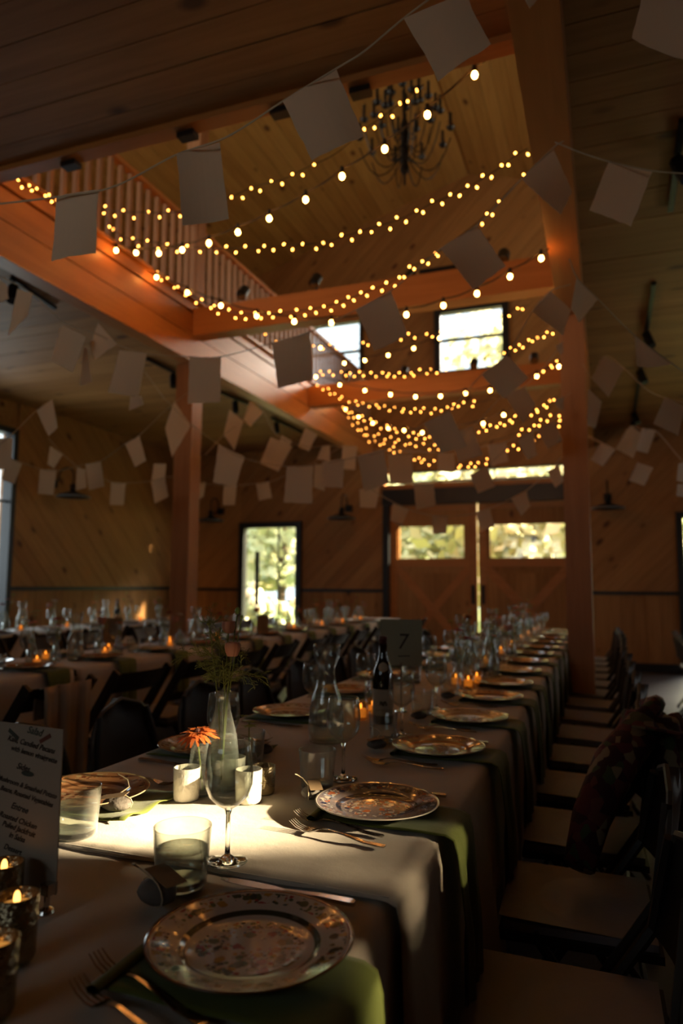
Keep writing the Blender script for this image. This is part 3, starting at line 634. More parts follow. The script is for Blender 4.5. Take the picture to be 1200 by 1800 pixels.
# ================================================================== STRINGS OF LIGHTS
ico = MB().sphere((0, 0, -0.010), 0.0066, 7, 5, (1, 1, 1.35)).mesh('fairy_bulb', M['fairy'], True)
big = MB().lathe([(r_*0.70, z_*0.72) for r_, z_ in [(0, -0.062), (0.013, -0.058), (0.021, -0.045), (0.022, -0.035), (0.016, -0.02), (0.010, -0.008), (0.010, 0)]], 10).mesh('bulb', M['bigbulb'], True)
sock = MB().lathe([(0, 0.03), (0.011, 0.03), (0.013, 0.0), (0.011, -0.012), (0, -0.012)], 8).mesh('socket', M['black'])
def vplane(p0, X0, p1, X1, Y0=None, Y1=None):
    a = onx(*p0, X0) if Y0 is None else ony(*p0, Y0); b = onx(*p1, X1) if Y1 is None else ony(*p1, Y1)
    n = Vector((b.y-a.y, -(b.x-a.x), 0)).normalized()
    def f(x, y): d = ray(x, y); return CP+d*((a-CP).dot(n)/d.dot(n))
    return f
def smooth_path(pts, step):
    """Catmull-Rom through pixel points, resampled at pixel step"""
    P = [Vector((*p, 0)) for p in pts]; P = [2*P[0]-P[1]]+P+[2*P[-1]-P[-2]]; out = []
    for i in range(1, len(P)-2):
        a, b, c, d = P[i-1:i+3]; n = max(2, int((c-b).length/3))
        for j in range(n):
            t = j/n; out.append(0.5*((2*b)+(c-a)*t+(2*a-5*b+4*c-d)*t*t+(-a+3*b-3*c+d)*t**3))
    out.append(P[-2]); res = [out[0]]; acc = 0
    for i in range(1, len(out)):
        seg = (out[i]-out[i-1]).length
        while acc+seg >= step:
            t = (step-acc)/seg; q = out[i-1]+(out[i]-out[i-1])*t; res.append(q); out[i-1] = q; seg = (out[i]-q).length; acc = 0
        acc += seg
    return res, out
def fairy(label, pts, f, step=17, skip=(), amp=6.5):
    bulbs, line = smooth_path(pts, step); t = thing('fairy_light_string', label, 'string lights', tuple(f(pts[0][0], pts[0][1])), 0, 'fairy light strings across the well')
    o = t.location
    MB().tube([f(p.x, p.y)-o for p in line[::4]]+[f(line[-1].x, line[-1].y)-o], 0.0035, 4, False).obj('wire', M['wire'], t)
    for i, b in enumerate(bulbs):
        jx = random.uniform(-4, 4); jy = (amp if i % 2 else -amp*0.55)+random.uniform(-2, 2)
        if any(s0 < b.x < s1 for s0, s1 in skip): continue
        p = f(b.x+jx, b.y+jy)-o; q = link('fairy_bulb', ico, t, p); q.rotation_euler = (random.uniform(-0.8, 0.8), random.uniform(-0.8, 0.8), 0)
    return t
def bigs(label, pix, f, ext=None):
    o = f(*pix[0]); t = thing('bulb_string', label, 'string lights', tuple(o), 0, 'globe bulb strings across the well')
    hang = 0.05; path = [f(*p)-o+Vector((0, 0, hang)) for p in ([ext[0]] if ext and ext[0] else [])+list(pix)+([ext[1]] if ext and ext[1] else [])]
    fine = []
    for a, b in zip(path[:-1], path[1:]):
        for j in range(4): q = a.lerp(b, j/4); q.z -= 0.015*math.sin(PI*j/4); fine.append(q)
    fine.append(path[-1]); MB().tube(fine, 0.006, 5).obj('wire', M['wire'], t)
    for p in pix:
        q = f(*p)-o+Vector((0, 0, 0.030)); b = link('bulb', big, t, q); s_ = link('socket', sock, b)
XL, XR = FXL+0.09, BRL-0.04
fA = vplane((181, 388), XL, (927, 261), XR)
fairy('long fairy light string sagging from the left balustrade to the top of the right beam', [(184, 376), (196, 400), (222, 418), (262, 424), (306, 432), (372, 436), (430, 436), (486, 432), (560, 427), (606, 415), (650, 401), (700, 386), (760, 357), (815, 333), (870, 300), (908, 272), (927, 261)], fA, 17)
fC = vplane((184, 371), XL, (745, 140), XR-0.5)
fairy('topmost fairy light string rising from the left balustrade towards the chandelier', [(183, 366), (212, 372), (245, 373), (310, 373), (360, 362), (405, 347), (440, 330), (470, 322), (500, 314), (540, 294), (590, 270), (642, 226), (672, 205), (705, 180), (745, 148)], fC, 19, skip=((318, 400), (560, 632)))
fD = vplane((275, 478), XL, (935, 300), XR)
fairy('fairy light string drooping along the left fascia and over the nearer crossbeam', [(275, 478), (305, 500), (345, 524), (372, 537), (405, 548), (460, 553), (505, 549), (560, 541), (605, 528), (650, 510), (692, 494), (715, 472), (741, 460), (770, 443), (812, 412), (845, 386), (885, 345), (930, 300)], fD, 12, skip=((776, 838), (872, 920)))
fE = vplane((30, 318), XL, (105, 358), XL-0.0, None, None)
fairy('short run of fairy lights along the fascia at the far left', [(30, 318), (55, 328), (80, 340), (103, 356)], lambda x, y: onx(x, y, XL+0.05), 10, amp=5)
fB = vplane((204, 441), XL, (834, 133), XR-0.2)
bigs('globe bulb string nearest the camera, rising from the left fascia past the chandelier', [(204, 441), (239, 445), (279, 446), (320, 440), (367, 428), (418, 409), (473, 385), (537, 352), (601, 311), (676, 263), (751, 203), (834, 133)], fB, ((190, 432), (868, 105)))
fB2 = vplane((275, 488), XL, (951, 455), XR)
bigs('globe bulb string passing in front of the nearer crossbeam', [(275, 488), (329, 515), (388, 538), (451, 556), (517, 566), (582, 568), (652, 562), (714, 554), (779, 538), (838, 517), (896, 487), (951, 455)], fB2, (None, (968, 446)))
fB3 = vplane((524, 612), XL, (985, 480), XR)
bigs('globe bulb string just beyond the nearer crossbeam', [(563, 612), (605, 639), (641, 634), (682, 625), (727, 613), (772, 595)], vplane((540, 630), XL, (990, 560), XR))
fM = [vplane((470, 590), XL, (975, 530), XR), vplane((500, 620), XL, (978, 580), XR), vplane((548, 655), XL, (985, 635), XR), vplane((560, 690), XL, (985, 690), XR), vplane((600, 720), XL, (988, 735), XR)]
bigs('globe bulb string hanging before the farther crossbeam', [(555, 663), (597, 677), (641, 687), (686, 694), (730, 698), (774, 697), (818, 692), (861, 687), (902, 676), (943, 662), (982, 645)], fM[2])
bigs('globe bulb string lowest at the far end, beyond the farther crossbeam', [(607, 720), (630, 733), (655, 744), (682, 753), (710, 757), (742, 761), (795, 756), (849, 745), (885, 730)], fM[4])
fairy('fairy lights crossing the foot of the right upper window, upper run', [(470, 590), (540, 606), (600, 606), (640, 602), (700, 590), (766, 586), (830, 575), (883, 556), (903, 543), (928, 536)], fM[0], 14, skip=((497, 545), (780, 878)), amp=5)
fairy('fairy lights beaded across the gable below window height', [(560, 652), (600, 654), (650, 657), (710, 656), (778, 646), (840, 634), (885, 617), (925, 602), (960, 586), (978, 578)], fM[1], 9, skip=((785, 880),), amp=4)
fairy('fairy lights in front of the farther crossbeam face', [(556, 678), (575, 686), (606, 700), (650, 710), (695, 717), (750, 720), (800, 712), (862, 702), (905, 680), (946, 655), (984, 633)], fM[2], 9, skip=((840, 935),), amp=4)
fairy('fairy lights dipping below the farther crossbeam to the left', [(603, 718), (640, 735), (685, 752), (740, 766), (800, 764), (850, 752), (900, 738), (945, 718), (978, 695)], fM[3], 8, amp=4)
fairy('lowest fairy light string in front of the transom', [(632, 758), (655, 773), (692, 790), (722, 803), (765, 812), (812, 817), (850, 810), (895, 788), (945, 768), (988, 740)], fM[4], 8, amp=4)
fairy('fairy light string just above the lowest one at the far end', [(612, 735), (645, 755), (690, 772), (745, 783), (800, 787), (852, 778), (905, 762), (985, 722)], fM[4], 10, skip=((780, 905),), amp=4)
# ================================================================== PAPER BUNTING
def flagmesh(quad, d, dirt, seed):
    """torn paper square: corners as points, bowed, deckled edge"""
    rn = random.Random(seed); a, b, c, e = quad; nrm = (b-a).cross(e-a).normalized(); sz = (b-a).length; bow = rn.uniform(-0.10, 0.10)*sz; tw = rn.uniform(-0.08, 0.08)*sz
    N = 7
    def fn(u, v):
        p = a.lerp(b, u).lerp(e.lerp(c, u), v)
        ed = 0.012*sz
        if u in (0, 1): p = p+(b-a).normalized()*rn.uniform(-ed, ed)
        if v == 1: p = p+(e-a).normalized()*rn.uniform(-ed, ed)
        return p+nrm*(bow*math.sin(PI*u)*(0.4+0.6*v)+tw*(u-0.5)*2*v*v)
    m = MB().grid(fn, N, N); n0 = len(m.v); top = list(m.v); off = nrm*0.0012; k = N+1
    m.v += [tuple(Vector(p)+off) for p in top]; m.f += [tuple(n0+i for i in reversed(f)) for f in list(m.f)]
    rim = [i*k for i in range(k)]+[N*k+j for j in range(1, k)]+[i*k+N for i in range(N-1, -1, -1)]+[j for j in range(N-1, 0, -1)]
    for i in range(len(rim)): p, q = rim[i], rim[(i+1) % len(rim)]; m.f.append((p, n0+p, n0+q, q))
    return m
fseed = [0]
def bunting(label, cordpx, d0, d1, flags, anch=(None, None)):
    x0, x1 = cordpx[0][0], cordpx[-1][0]
    def depth(x): t = (x-x0)/(x1-x0); return 1/((1-t)/d0+t/d1)
    o = un(*cordpx[0], d0); t = thing('paper_bunting', label, 'bunting', tuple(o), 0, 'strings of torn paper flags')
    _, line = smooth_path(cordpx, 20)
    dm = (d0+d1)/2; MB().tube(([anch[0]-o] if anch[0] else [])+[un(p.x, p.y, depth(p.x))-o for p in line[::3]]+[un(line[-1].x, line[-1].y, depth(line[-1].x))-o]+([anch[1]-o] if anch[1] else []), 0.0028 if dm < 6 else 0.004, 5, False).obj('cord', M['cord'], t)
    for q in flags:
        fseed[0] += 1; rn = random.Random(fseed[0]*31)
        cx = sum(p[0] for p in q)/4; d = depth(cx)+0.01; tilt = rn.uniform(-0.06, 0.06)
        P = [un(p[0], p[1], d+tilt*(1 if i in (1, 2) else -1)*0.3+(0.02 if i > 1 else 0)) for i, p in enumerate(q)]
        cen = (P[0]+P[1]+P[2]+P[3])/4
        flagmesh([p-cen for p in P], d, 0, fseed[0]).obj('paper_flag', M['paper'], t, cen-o)
bunting('paper bunting nearest the camera, swung across the upper left', [(-30, 362), (100, 346), (200, 328), (310, 272), (400, 240), (497, 178), (590, 121), (640, 90), (712, 30), (800, -35)], 2.1, 1.9,
        [((99, 345), (172, 333), (166, 444), (94, 460)), ((311, 270), (386, 250), (403, 382), (320, 398)), ((497, 178), (590, 121), (640, 240), (548, 281)), ((710, 32), (818, -12), (859, 84), (773, 138))])
bunting('paper bunting in the dark top right corner', [(880, -40), (930, -18), (1030, -20), (1135, -28), (1240, 0)], 2.3, 2.0, [((908, -30), (950, -26), (944, 0), (930, 16)), ((1135, -28), (1235, -5), (1222, 108), (1108, 70))])
bunting('paper bunting crossing in front of the crossbeam from right beam to left post', [(330, 627), (388, 627), (478, 603), (545, 583), (625, 545), (690, 508), (775, 437), (838, 396), (916, 315), (972, 260), (990, 248)], 4.1, 2.7,
        [((333, 628), (388, 627), (387, 707), (330, 710)), ((478, 603), (545, 583), (550, 668), (488, 683)), ((625, 545), (687, 511), (716, 590), (658, 617)), ((775, 437), (838, 396), (887, 468), (832, 509)), ((916, 315), (972, 262), (1006, 335), (985, 378))])
bunting('paper bunting running right from the right beam, upper run', [(975, 250), (1020, 268), (1070, 284), (1144, 300), (1215, 306)], 2.8, 2.5, [((1070, 284), (1146, 301), (1110, 397), (1035, 370))])
bunting('paper bunting running over the left aisle ceiling', [(-10, 480), (58, 517), (110, 565), (172, 588), (205, 605), (258, 622), (330, 627)], 3.6, 4.0,
        [((-4, 490), (12, 500), (14, 525), (0, 533)), ((30, 508), (58, 516), (48, 556), (14, 592)), ((108, 572), (150, 592), (130, 655), (88, 634)), ((172, 568), (205, 604), (167, 632), (158, 606)), ((148, 611), (153, 612), (162, 672), (140, 678)), ((210, 616), (258, 621), (243, 697), (190, 690)), ((229, 697), (248, 696), (252, 711), (227, 722))])
bunting('paper bunting swinging down from the right post across the middle', [(1003, 500), (967, 512), (935, 548), (890, 624), (846, 659), (790, 720), (745, 745), (676, 791), (628, 803), (605, 808), (550, 818), (505, 820), (430, 806), (383, 780), (335, 745), (288, 700)], 3.6, 5.4,
        [((935, 548), (967, 512), (1004, 545), (989, 590)), ((846, 659), (890, 624), (929, 664), (886, 701)), ((745, 745), (790, 722), (820, 785), (775, 797)), ((628, 801), (674, 790), (684, 850), (640, 864)), ((566, 812), (605, 806), (602, 858), (563, 855)), ((504, 820), (550, 818), (548, 885), (499, 883)), ((384, 781), (430, 803), (414, 855), (374, 848)), ((290, 752), (306, 705), (335, 748), (302, 804))], anch=(None, onz(245, 640, CZ)))
bunting('paper bunting from the right post towards the right wall, middle run', [(1000, 455), (1015, 490), (1050, 525), (1115, 590), (1182, 640), (1215, 665)], 3.3, 3.0, [((1013, 490), (1050, 526), (1017, 568), (1003, 542)), ((1115, 590), (1180, 641), (1140, 646), (1120, 644))])
bunting('paper bunting with narrow flags behind the right post, dropping left', [(990, 600), (960, 640), (920, 680), (885, 694), (830, 750), (790, 762), (724, 797), (682, 800), (640, 812)], 4.6, 5.6,
        [((977, 608), (988, 601), (989, 618), (985, 624)), ((886, 694), (922, 680), (940, 712), (920, 743)), ((790, 762), (830, 750), (847, 800), (806, 812)), ((682, 799), (724, 797), (726, 850), (684, 851))])
bunting('paper bunting lowest of the middle, swagging in front of the barn doors', [(640, 850), (668, 870), (718, 895), (770, 907), (836, 902), (898, 877), (925, 862), (962, 830), (995, 795)], 6.4, 5.6,
        [((631, 860), (668, 855), (660, 893), (633, 892)), ((690, 885), (718, 895), (706, 925), (685, 915)), ((760, 907), (787, 907), (785, 938), (760, 938)), ((836, 900), (860, 893), (868, 925), (845, 935)), ((898, 876), (925, 862), (932, 890), (916, 906)), ((962, 830), (981, 815), (990, 845), (976, 857))])
bunting('paper bunting with pale flags before the transom', [(700, 835), (727, 850), (762, 850), (825, 835), (856, 818), (910, 772), (944, 756), (972, 740), (992, 700)], 5.6, 5.0,
        [((727, 852), (762, 850), (766, 888), (731, 896)), ((825, 835), (856, 818), (870, 855), (840, 867)), ((910, 775), (936, 757), (942, 800), (928, 808)), ((944, 756), (972, 740), (988, 773), (962, 788)), ((974, 702), (990, 695), (990, 722), (979, 715))], anch=(onx(630, 795, FXL), ony(1003, 690, 5.63)))
bunting('paper bunting of small flags under the string lights', [(760, 795), (798, 796), (857, 783), (888, 777), (930, 760)], 6.6, 6.2, [((769, 797), (798, 796), (800, 830), (770, 830)), ((857, 783), (889, 777), (893, 811), (864, 820))], anch=(onx(640, 790, FXL), ony(1003, 735, 5.63)))
bunting('paper bunting along the left side, upper swag beside the side window', [(-10, 790), (25, 760), (64, 722), (92, 702)], 4.2, 4.6, [((-4, 770), (22, 770), (20, 822), (-4, 826)), ((64, 721), (92, 701), (102, 752), (84, 767))])
bunting('paper bunting along the left side, long lower swag in front of the side wall', [(-8, 795), (38, 813), (70, 824), (100, 828), (150, 816), (178, 810), (220, 780), (245, 765), (290, 722), (330, 690)], 5.6, 5.0,
        [((15, 805), (39, 815), (25, 851), (2, 842)), ((70, 825), (99, 826), (94, 870), (66, 868)), ((135, 822), (150, 825), (152, 857), (133, 862)), ((150, 816), (177, 810), (184, 855), (155, 862)), ((220, 781), (245, 766), (257, 810), (237, 821))])
bunting('paper bunting seen small at left, crossing below the long swag', [(85, 770), (110, 798), (140, 822), (195, 847), (220, 849), (265, 846), (300, 838), (345, 845)], 6.4, 6.8,
        [((88, 784), (110, 799), (95, 824), (83, 816)), ((195, 847), (221, 849), (217, 888), (193, 887)), ((265, 846), (290, 841), (296, 873), (272, 885)), ((270, 815), (292, 815), (290, 842), (266, 844))])
bunting('paper bunting across the left aisle beyond the post', [(345, 850), (395, 853), (415, 853), (450, 850), (475, 847), (520, 828), (553, 812), (600, 785)], 7.2, 7.6,
        [((393, 854), (416, 853), (413, 888), (391, 888)), ((450, 850), (472, 846), (478, 875), (455, 880)), ((348, 850), (362, 847), (358, 872), (348, 880)), ((553, 815), (572, 818), (570, 863), (551, 856))], anch=(None, onx(635, 790, FXL)))
bunting('paper bunting rising from the left aisle to the loft edge', [(360, 800), (393, 765), (425, 740), (445, 706), (462, 722), (487, 765), (537, 785), (580, 783), (628, 786)], 6.2, 7.6,
        [((403, 720), (428, 741), (412, 793), (392, 765)), ((439, 705), (462, 725), (440, 751), (428, 738)), ((475, 768), (514, 785), (489, 829), (457, 814)), ((537, 752), (557, 764), (543, 793), (523, 785)), ((495, 765), (513, 775), (508, 786), (490, 778)), ((566, 784), (579, 783), (580, 812), (557, 807)), ((602, 782), (628, 785), (624, 826), (599, 824))])
bunting('paper bunting at right, upper of the far swags', [(1025, 640), (1040, 664), (1062, 626), (1097, 648), (1145, 690), (1215, 712)], 4.6, 3.8, [((1062, 626), (1097, 648), (1068, 698), (1040, 664)), ((1034, 683), (1058, 706), (1046, 753), (1033, 748)), ((1168, 697), (1203, 716), (1192, 766), (1148, 745))])
bunting('paper bunting at right, lower of the far swags', [(1030, 765), (1057, 778), (1080, 790), (1107, 750), (1130, 757), (1152, 757), (1200, 812)], 6.6, 5.6, [((1057, 777), (1081, 790), (1060, 820), (1037, 808)), ((1107, 748), (1131, 764), (1112, 805), (1083, 790)), ((1128, 752), (1152, 757), (1138, 797), (1118, 792)), ((1120, 813), (1148, 822), (1132, 854), (1105, 845)), ((1192, 815), (1203, 812), (1203, 848), (1188, 845)), ((1190, 851), (1203, 851), (1203, 874), (1189, 872))])
# ================================================================== TABLES AND CLOTHS
TZ = 0.75
def table(label, x0, x1, y0, y1):
    t = thing('banquet_table', label, 'table', ((x0+x1)/2, (y0+y1)/2, 0)); w, l = x1-x0, y1-y0
    MB().box((0, 0, TZ-0.03), (w, l, 0.035)).obj('tabletop', M['darkwood'], t)
    for sx in (-1, 1):
        for sy in (-1, 1): MB().tube([(sx*(w/2-0.12), sy*(l/2-0.25), TZ-0.05), (sx*(w/2-0.12), sy*(l/2-0.22), 0)], 0.014, 6).obj('leg', M['black'], t)
def cloth(label, x0, x1, y0, y1, z, drop, mat='cloth', seed=0, flare=0.0, group=None):
    rn = random.Random(seed); ph = [rn.uniform(0, 6.28) for _ in range(6)]; nx = 30; ny = max(24, int((y1-y0)*22))
    g = 0.018; A = drop+0.0
    def fn(u, v):
        y = y0+(y1-y0)*v; W2 = x1-x0; tot = W2+2*A; s_ = u*tot-A
        ripple = (math.sin(y*11+ph[0])+0.6*math.sin(y*23+ph[1])+0.5*math.sin(y*5+ph[2]))
        if s_ < 0: t = -s_/A; return (x0-g-0.018*t-0.020*t*ripple*1.0, y, z-0.012-(A-0.012)*t)
        if s_ > W2: t = (s_-W2)/A; return (x1+g+0.018*t+0.022*t*ripple+flare*t, y, z-0.012-(A-0.012)*t)
        e = min(s_, W2-s_); q = max(0, 1-e/0.02)
        return (x0+s_+(g if s_ > W2/2 else -g)*q*0.6, y, z-0.008*q*q+0.0012*math.sin(y*30+s_*20+ph[3])*(e > 0.03)+0.0008*math.sin(s_*60+ph[4]))
    # denser sampling in u round the edges
    W2 = x1-x0; us = [0, .2, .4, .6, .8, .93, 1.0]; k1 = A/(W2+2*A); ul = [k1*q for q in us]+[k1+0.01/(W2+2*A), k1+0.022/(W2+2*A)]+[k1+(1-2*k1)*q for q in [0.06+0.88*i/24 for i in range(25)]]+[1-k1-0.022/(W2+2*A), 1-k1-0.01/(W2+2*A)]+[1-k1*q for q in reversed(us)]
    m = MB(); n = len(ul)
    for i in range(n):
        for j in range(ny+1): m.v.append(fn(ul[i], j/ny))
    for i in range(n-1):
        for j in range(ny): a = i*(ny+1)+j; m.f.append((a, a+ny+1, a+ny+2, a+1))
    o = m.obj('tablecloth', M[mat], smooth=True); tag(o, label, 'tablecloth', group)
    so_ = o.modifiers.new('thickness', 'SOLIDIFY'); so_.thickness = 0.0015; so_.offset = -1
    # raised hem along the visible end
    return o
MX0, MX1 = -1.255, -0.322
segs = [(-0.9, 1.16), (1.085, 3.42), (3.40, 5.80), (5.78, 8.2)]
nm = ['nearest', 'second', 'third', 'farthest']
for i, (a, b) in enumerate(segs):
    table('dining table under linen, %s of four end to end in the middle row' % nm[i], MX0+0.01, MX1-0.01, max(a, -0.9)+0.02 if i == 0 else segs[i-1][1]+0.02, b-0.02)
    cloth('%s linen tablecloth of the middle row%s' % (nm[i], ', its stitched hem lying over the nearest cloth' if i == 1 else ''), MX0+(0.014 if i == 0 else 0), MX1-(0.014 if i == 0 else 0), a, b, TZ+(0.0 if i == 0 else 0.0048)+0.0002*i, 0.50 if i else 0.46, 'cloth', i, flare=0.01 if i == 1 else 0)
    if i == 1: MB().box(((MX0+MX1)/2, a+0.012, TZ+0.0052), (MX1-MX0-0.01, 0.002, 0.0012)).obj('hem', M['cloth'], bpy.data.objects['tablecloth.001'])
R2 = (-3.58, -2.87)
for i, (a, b) in enumerate([(0.9, 3.3), (3.32, 5.72), (5.74, 8.14), (8.16, 10.2)]):
    table('dining table under linen, %s in the row left of the middle' % nm[i], R2[0]+0.01, R2[1]-0.01, a+0.02, b-0.02)
    cloth('%s linen tablecloth of the row left of the middle one' % nm[i], R2[0], R2[1], a, b, TZ, 0.42, 'cloth_cool', 20+i)
for i, (a, b) in enumerate([(2.0, 4.3), (4.32, 6.6), (6.62, 8.9)]):
    table('dining table under pale linen, %s in the far left row by the side wall' % ['nearest', 'middle', 'farthest'][i], -6.0, -5.27, a+0.02, b-0.02)
    cloth('%s pale tablecloth in the far left row by the side wall' % ['nearest', 'middle', 'farthest'][i], -6.01, -5.26, a, b, TZ, 0.36, 'cloth_cool', 30+i)
# ================================================================== CHAIRS (local +X faces the table)
def resin_chair():
    t = thing('folding_chair', 'x', 'chair')
    def seat(u, v): x = -0.17+0.35*u; y = (v-0.5)*(0.38-0.02*u); return (x, y, 0.455-0.012*math.sin(PI*u)*math.sin(PI*v)-0.01*(1-u))
    m = MB().grid(seat, 6, 6); m.box((0.0, 0, 0.435), (0.34, 0.37, 0.02)); m.obj('seat_pad', M['seat'], t, smooth=False)
    MB().box((0.0, 0, 0.418), (0.36, 0.40, 0.018)).obj('seat_frame', M['resin'], t)
    def bk(u, v):
        w = 0.205*math.sqrt(max(0, 1-max(0, (v-0.25)/0.75)**2.3)); y = (u-0.5)*2*w
        return (-0.165-0.045*v-0.035*(1-(2*u-1)**2), y, 0.53+0.26*v)
    m = MB().grid(bk, 8, 8); n0 = len(m.v); m.v += [(p[0]-0.012, p[1], p[2]) for p in m.v[:n0]]; m.f += [tuple(n0+i for i in reversed(f)) for f in list(m.f)]
    m.obj('backrest', M['resin'], t, smooth=True)
    rimp = [bk(0, v/8) for v in range(9)]+[bk(1, 1-v/8) for v in range(9)]
    MB().tube([(p[0]-0.006, p[1], p[2]) for p in rimp], 0.008, 5, False).obj('back_rim', M['rim'], t)
    for s_ in (-1, 1):
        MB().tube([(-0.200, s_*0.15, 0.74), (-0.165, s_*0.205, 0.54), (0.20, s_*0.21, 0.0)], 0.013, 6).obj('leg', M['resin'], t)
        MB().tube([(0.10, s_*0.19, 0.43), (-0.22, s_*0.19, 0.0)], 0.012, 6).obj('leg', M['resin'], t)
    MB().tube([(0.12, -0.21, 0.16), (0.12, 0.21, 0.16)], 0.010, 5).obj('stretcher', M['resin'], t); MB().tube([(-0.16, -0.19, 0.08), (-0.16, 0.19, 0.08)], 0.010, 5).obj('stretcher', M['resin'], t)
    return t
def wood_chair():
    t = thing('folding_chair', 'x', 'chair')
    MB().box((0.0, 0, 0.452), (0.37, 0.37, 0.03)).obj('seat_pad', M['seat'], t)
    MB().box((0.0, 0, 0.425), (0.39, 0.40, 0.022)).obj('seat_frame', M['darkwood'], t)
    for s_ in (-1, 1):
        MB().bar((-0.32, s_*0.20, 0.80), (0.20, s_*0.20, 0.0), 0.022, 0.045).obj('leg', M['darkwood'], t)
        MB().bar((0.10, s_*0.175, 0.43), (-0.26, s_*0.175, 0.0), 0.022, 0.04).obj('leg', M['darkwood'], t)
    def sl(z0, h):
        m = MB()
        def fn(u, v): z = z0+h*v; return (-0.31+(0.79-z)*0.62-0.03*math.sin(PI*u), (u-0.5)*0.40, z)
        m.grid(fn, 6, 2); n0 = len(m.v); m.v += [(p[0]-0.014, p[1], p[2]) for p in m.v[:n0]]; m.f += [tuple(n0+i for i in reversed(f)) for f in list(m.f)]; return m
    sl(0.69, 0.10).obj('top_slat', M['darkwood'], t); sl(0.56, 0.045).obj('back_slat', M['darkwood'], t)
    MB().bar((0.13, -0.20, 0.11), (0.13, 0.20, 0.11), 0.02, 0.03).obj('stretcher', M['darkwood'], t); MB().bar((-0.20, -0.175, 0.08), (-0.20, 0.175, 0.08), 0.02, 0.03).obj('stretcher', M['darkwood'], t)
    return t
M['rim'] = simple('pale_resin_edge', (0.07, 0.06, 0.05), 0.4)  # lighter colour along the backrest rim
PROTO = {}
def place(kind, build, loc, rz, label, group=None, scale=None):
    if kind not in PROTO:
        t = build(); t.location = loc; t.rotation_euler = (0, 0, rz); t['label'] = label
        if group: t['group'] = group
        if scale: t.scale = (scale,)*3
        PROTO[kind] = t; return t
    return dup(PROTO[kind], loc, rz, label, group, scale)
rj = random.Random(5)
for i in range(14):
    place('rc', resin_chair, (-0.095+rj.uniform(-0.015, 0.015), 1.44+0.535*i, 0), PI+rj.uniform(-0.03, 0.03),
          'dark folding chair with pale seat, right side of middle table, %s from the camera' % ORD[i], 'chairs along the right side of the middle table')
for i in range(12):
    place('rc', resin_chair, (-1.56+rj.uniform(-0.02, 0.02), 1.25+0.545*i, 0), rj.uniform(-0.05, 0.05),
          'dark folding chair, left side of middle table, %s from the camera' % ORD[i], 'chairs along the left side of the middle table')
WC = []
for i in range(13):
    WC.append(place('wc', wood_chair, (-2.58+rj.uniform(-0.02, 0.02), 1.95+0.60*i, 0), PI+rj.uniform(-0.08, 0.08),
          'dark wooden folding chair, near side of left row, %s from the camera%s' % (ORD[i], ', under a throw' if i == 1 else ''), 'wooden chairs at the left table row'))
for i in range(11):
    place('wc', wood_chair, (-3.96+(-0.12 if 3.5 < 2.2+0.6*i < 7 else 0), 2.2+0.62*i+(0.15 if i > 5 else 0), 0), rj.uniform(-0.05, 0.05),
          'dark wooden folding chair, far side of left row, %s from the camera' % ORD[i], 'wooden chairs at the left table row')
for i in range(8):
    place('wc', wood_chair, (-4.97, 3.2+0.63*i, 0), PI, 'dark wooden folding chair before the far left row, %s from the camera' % ORD[i], 'wooden chairs at the far left row')
for i in range(6):
    place('rc', resin_chair, (0.78+0.02*i, 4.9+0.62*i, 0), 0.0+rj.uniform(-0.04, 0.04), 'dark folding chair across the right aisle, %s from the camera' % ORD[i], 'chairs across the right aisle')
# throw over the second wooden chair
q = WC[1].location
def thr(u, v):
    y = (u-0.5)*0.30; s_ = v*0.62-0.16; x = 0.345; rp = 0.012*math.sin(u*17)+0.008*math.sin(u*31+1)
    if s_ < 0: return (q.x+x-0.035-0.01*rp, q.y+y, q.z+0.80+s_*0.9)
    return (q.x+x+0.008+rp*(0.5+s_)+0.02*s_, q.y+y*(1-0.25*s_), q.z+0.805-s_*1.0)
th_ = MB().grid(thr, 26, 18).obj('throw', M['throw'], smooth=True); tag(th_, 'pale folded throw draped over the back of a dark wooden chair', 'throw')
sm = th_.modifiers.new('thickness', 'SOLIDIFY'); sm.thickness = 0.006
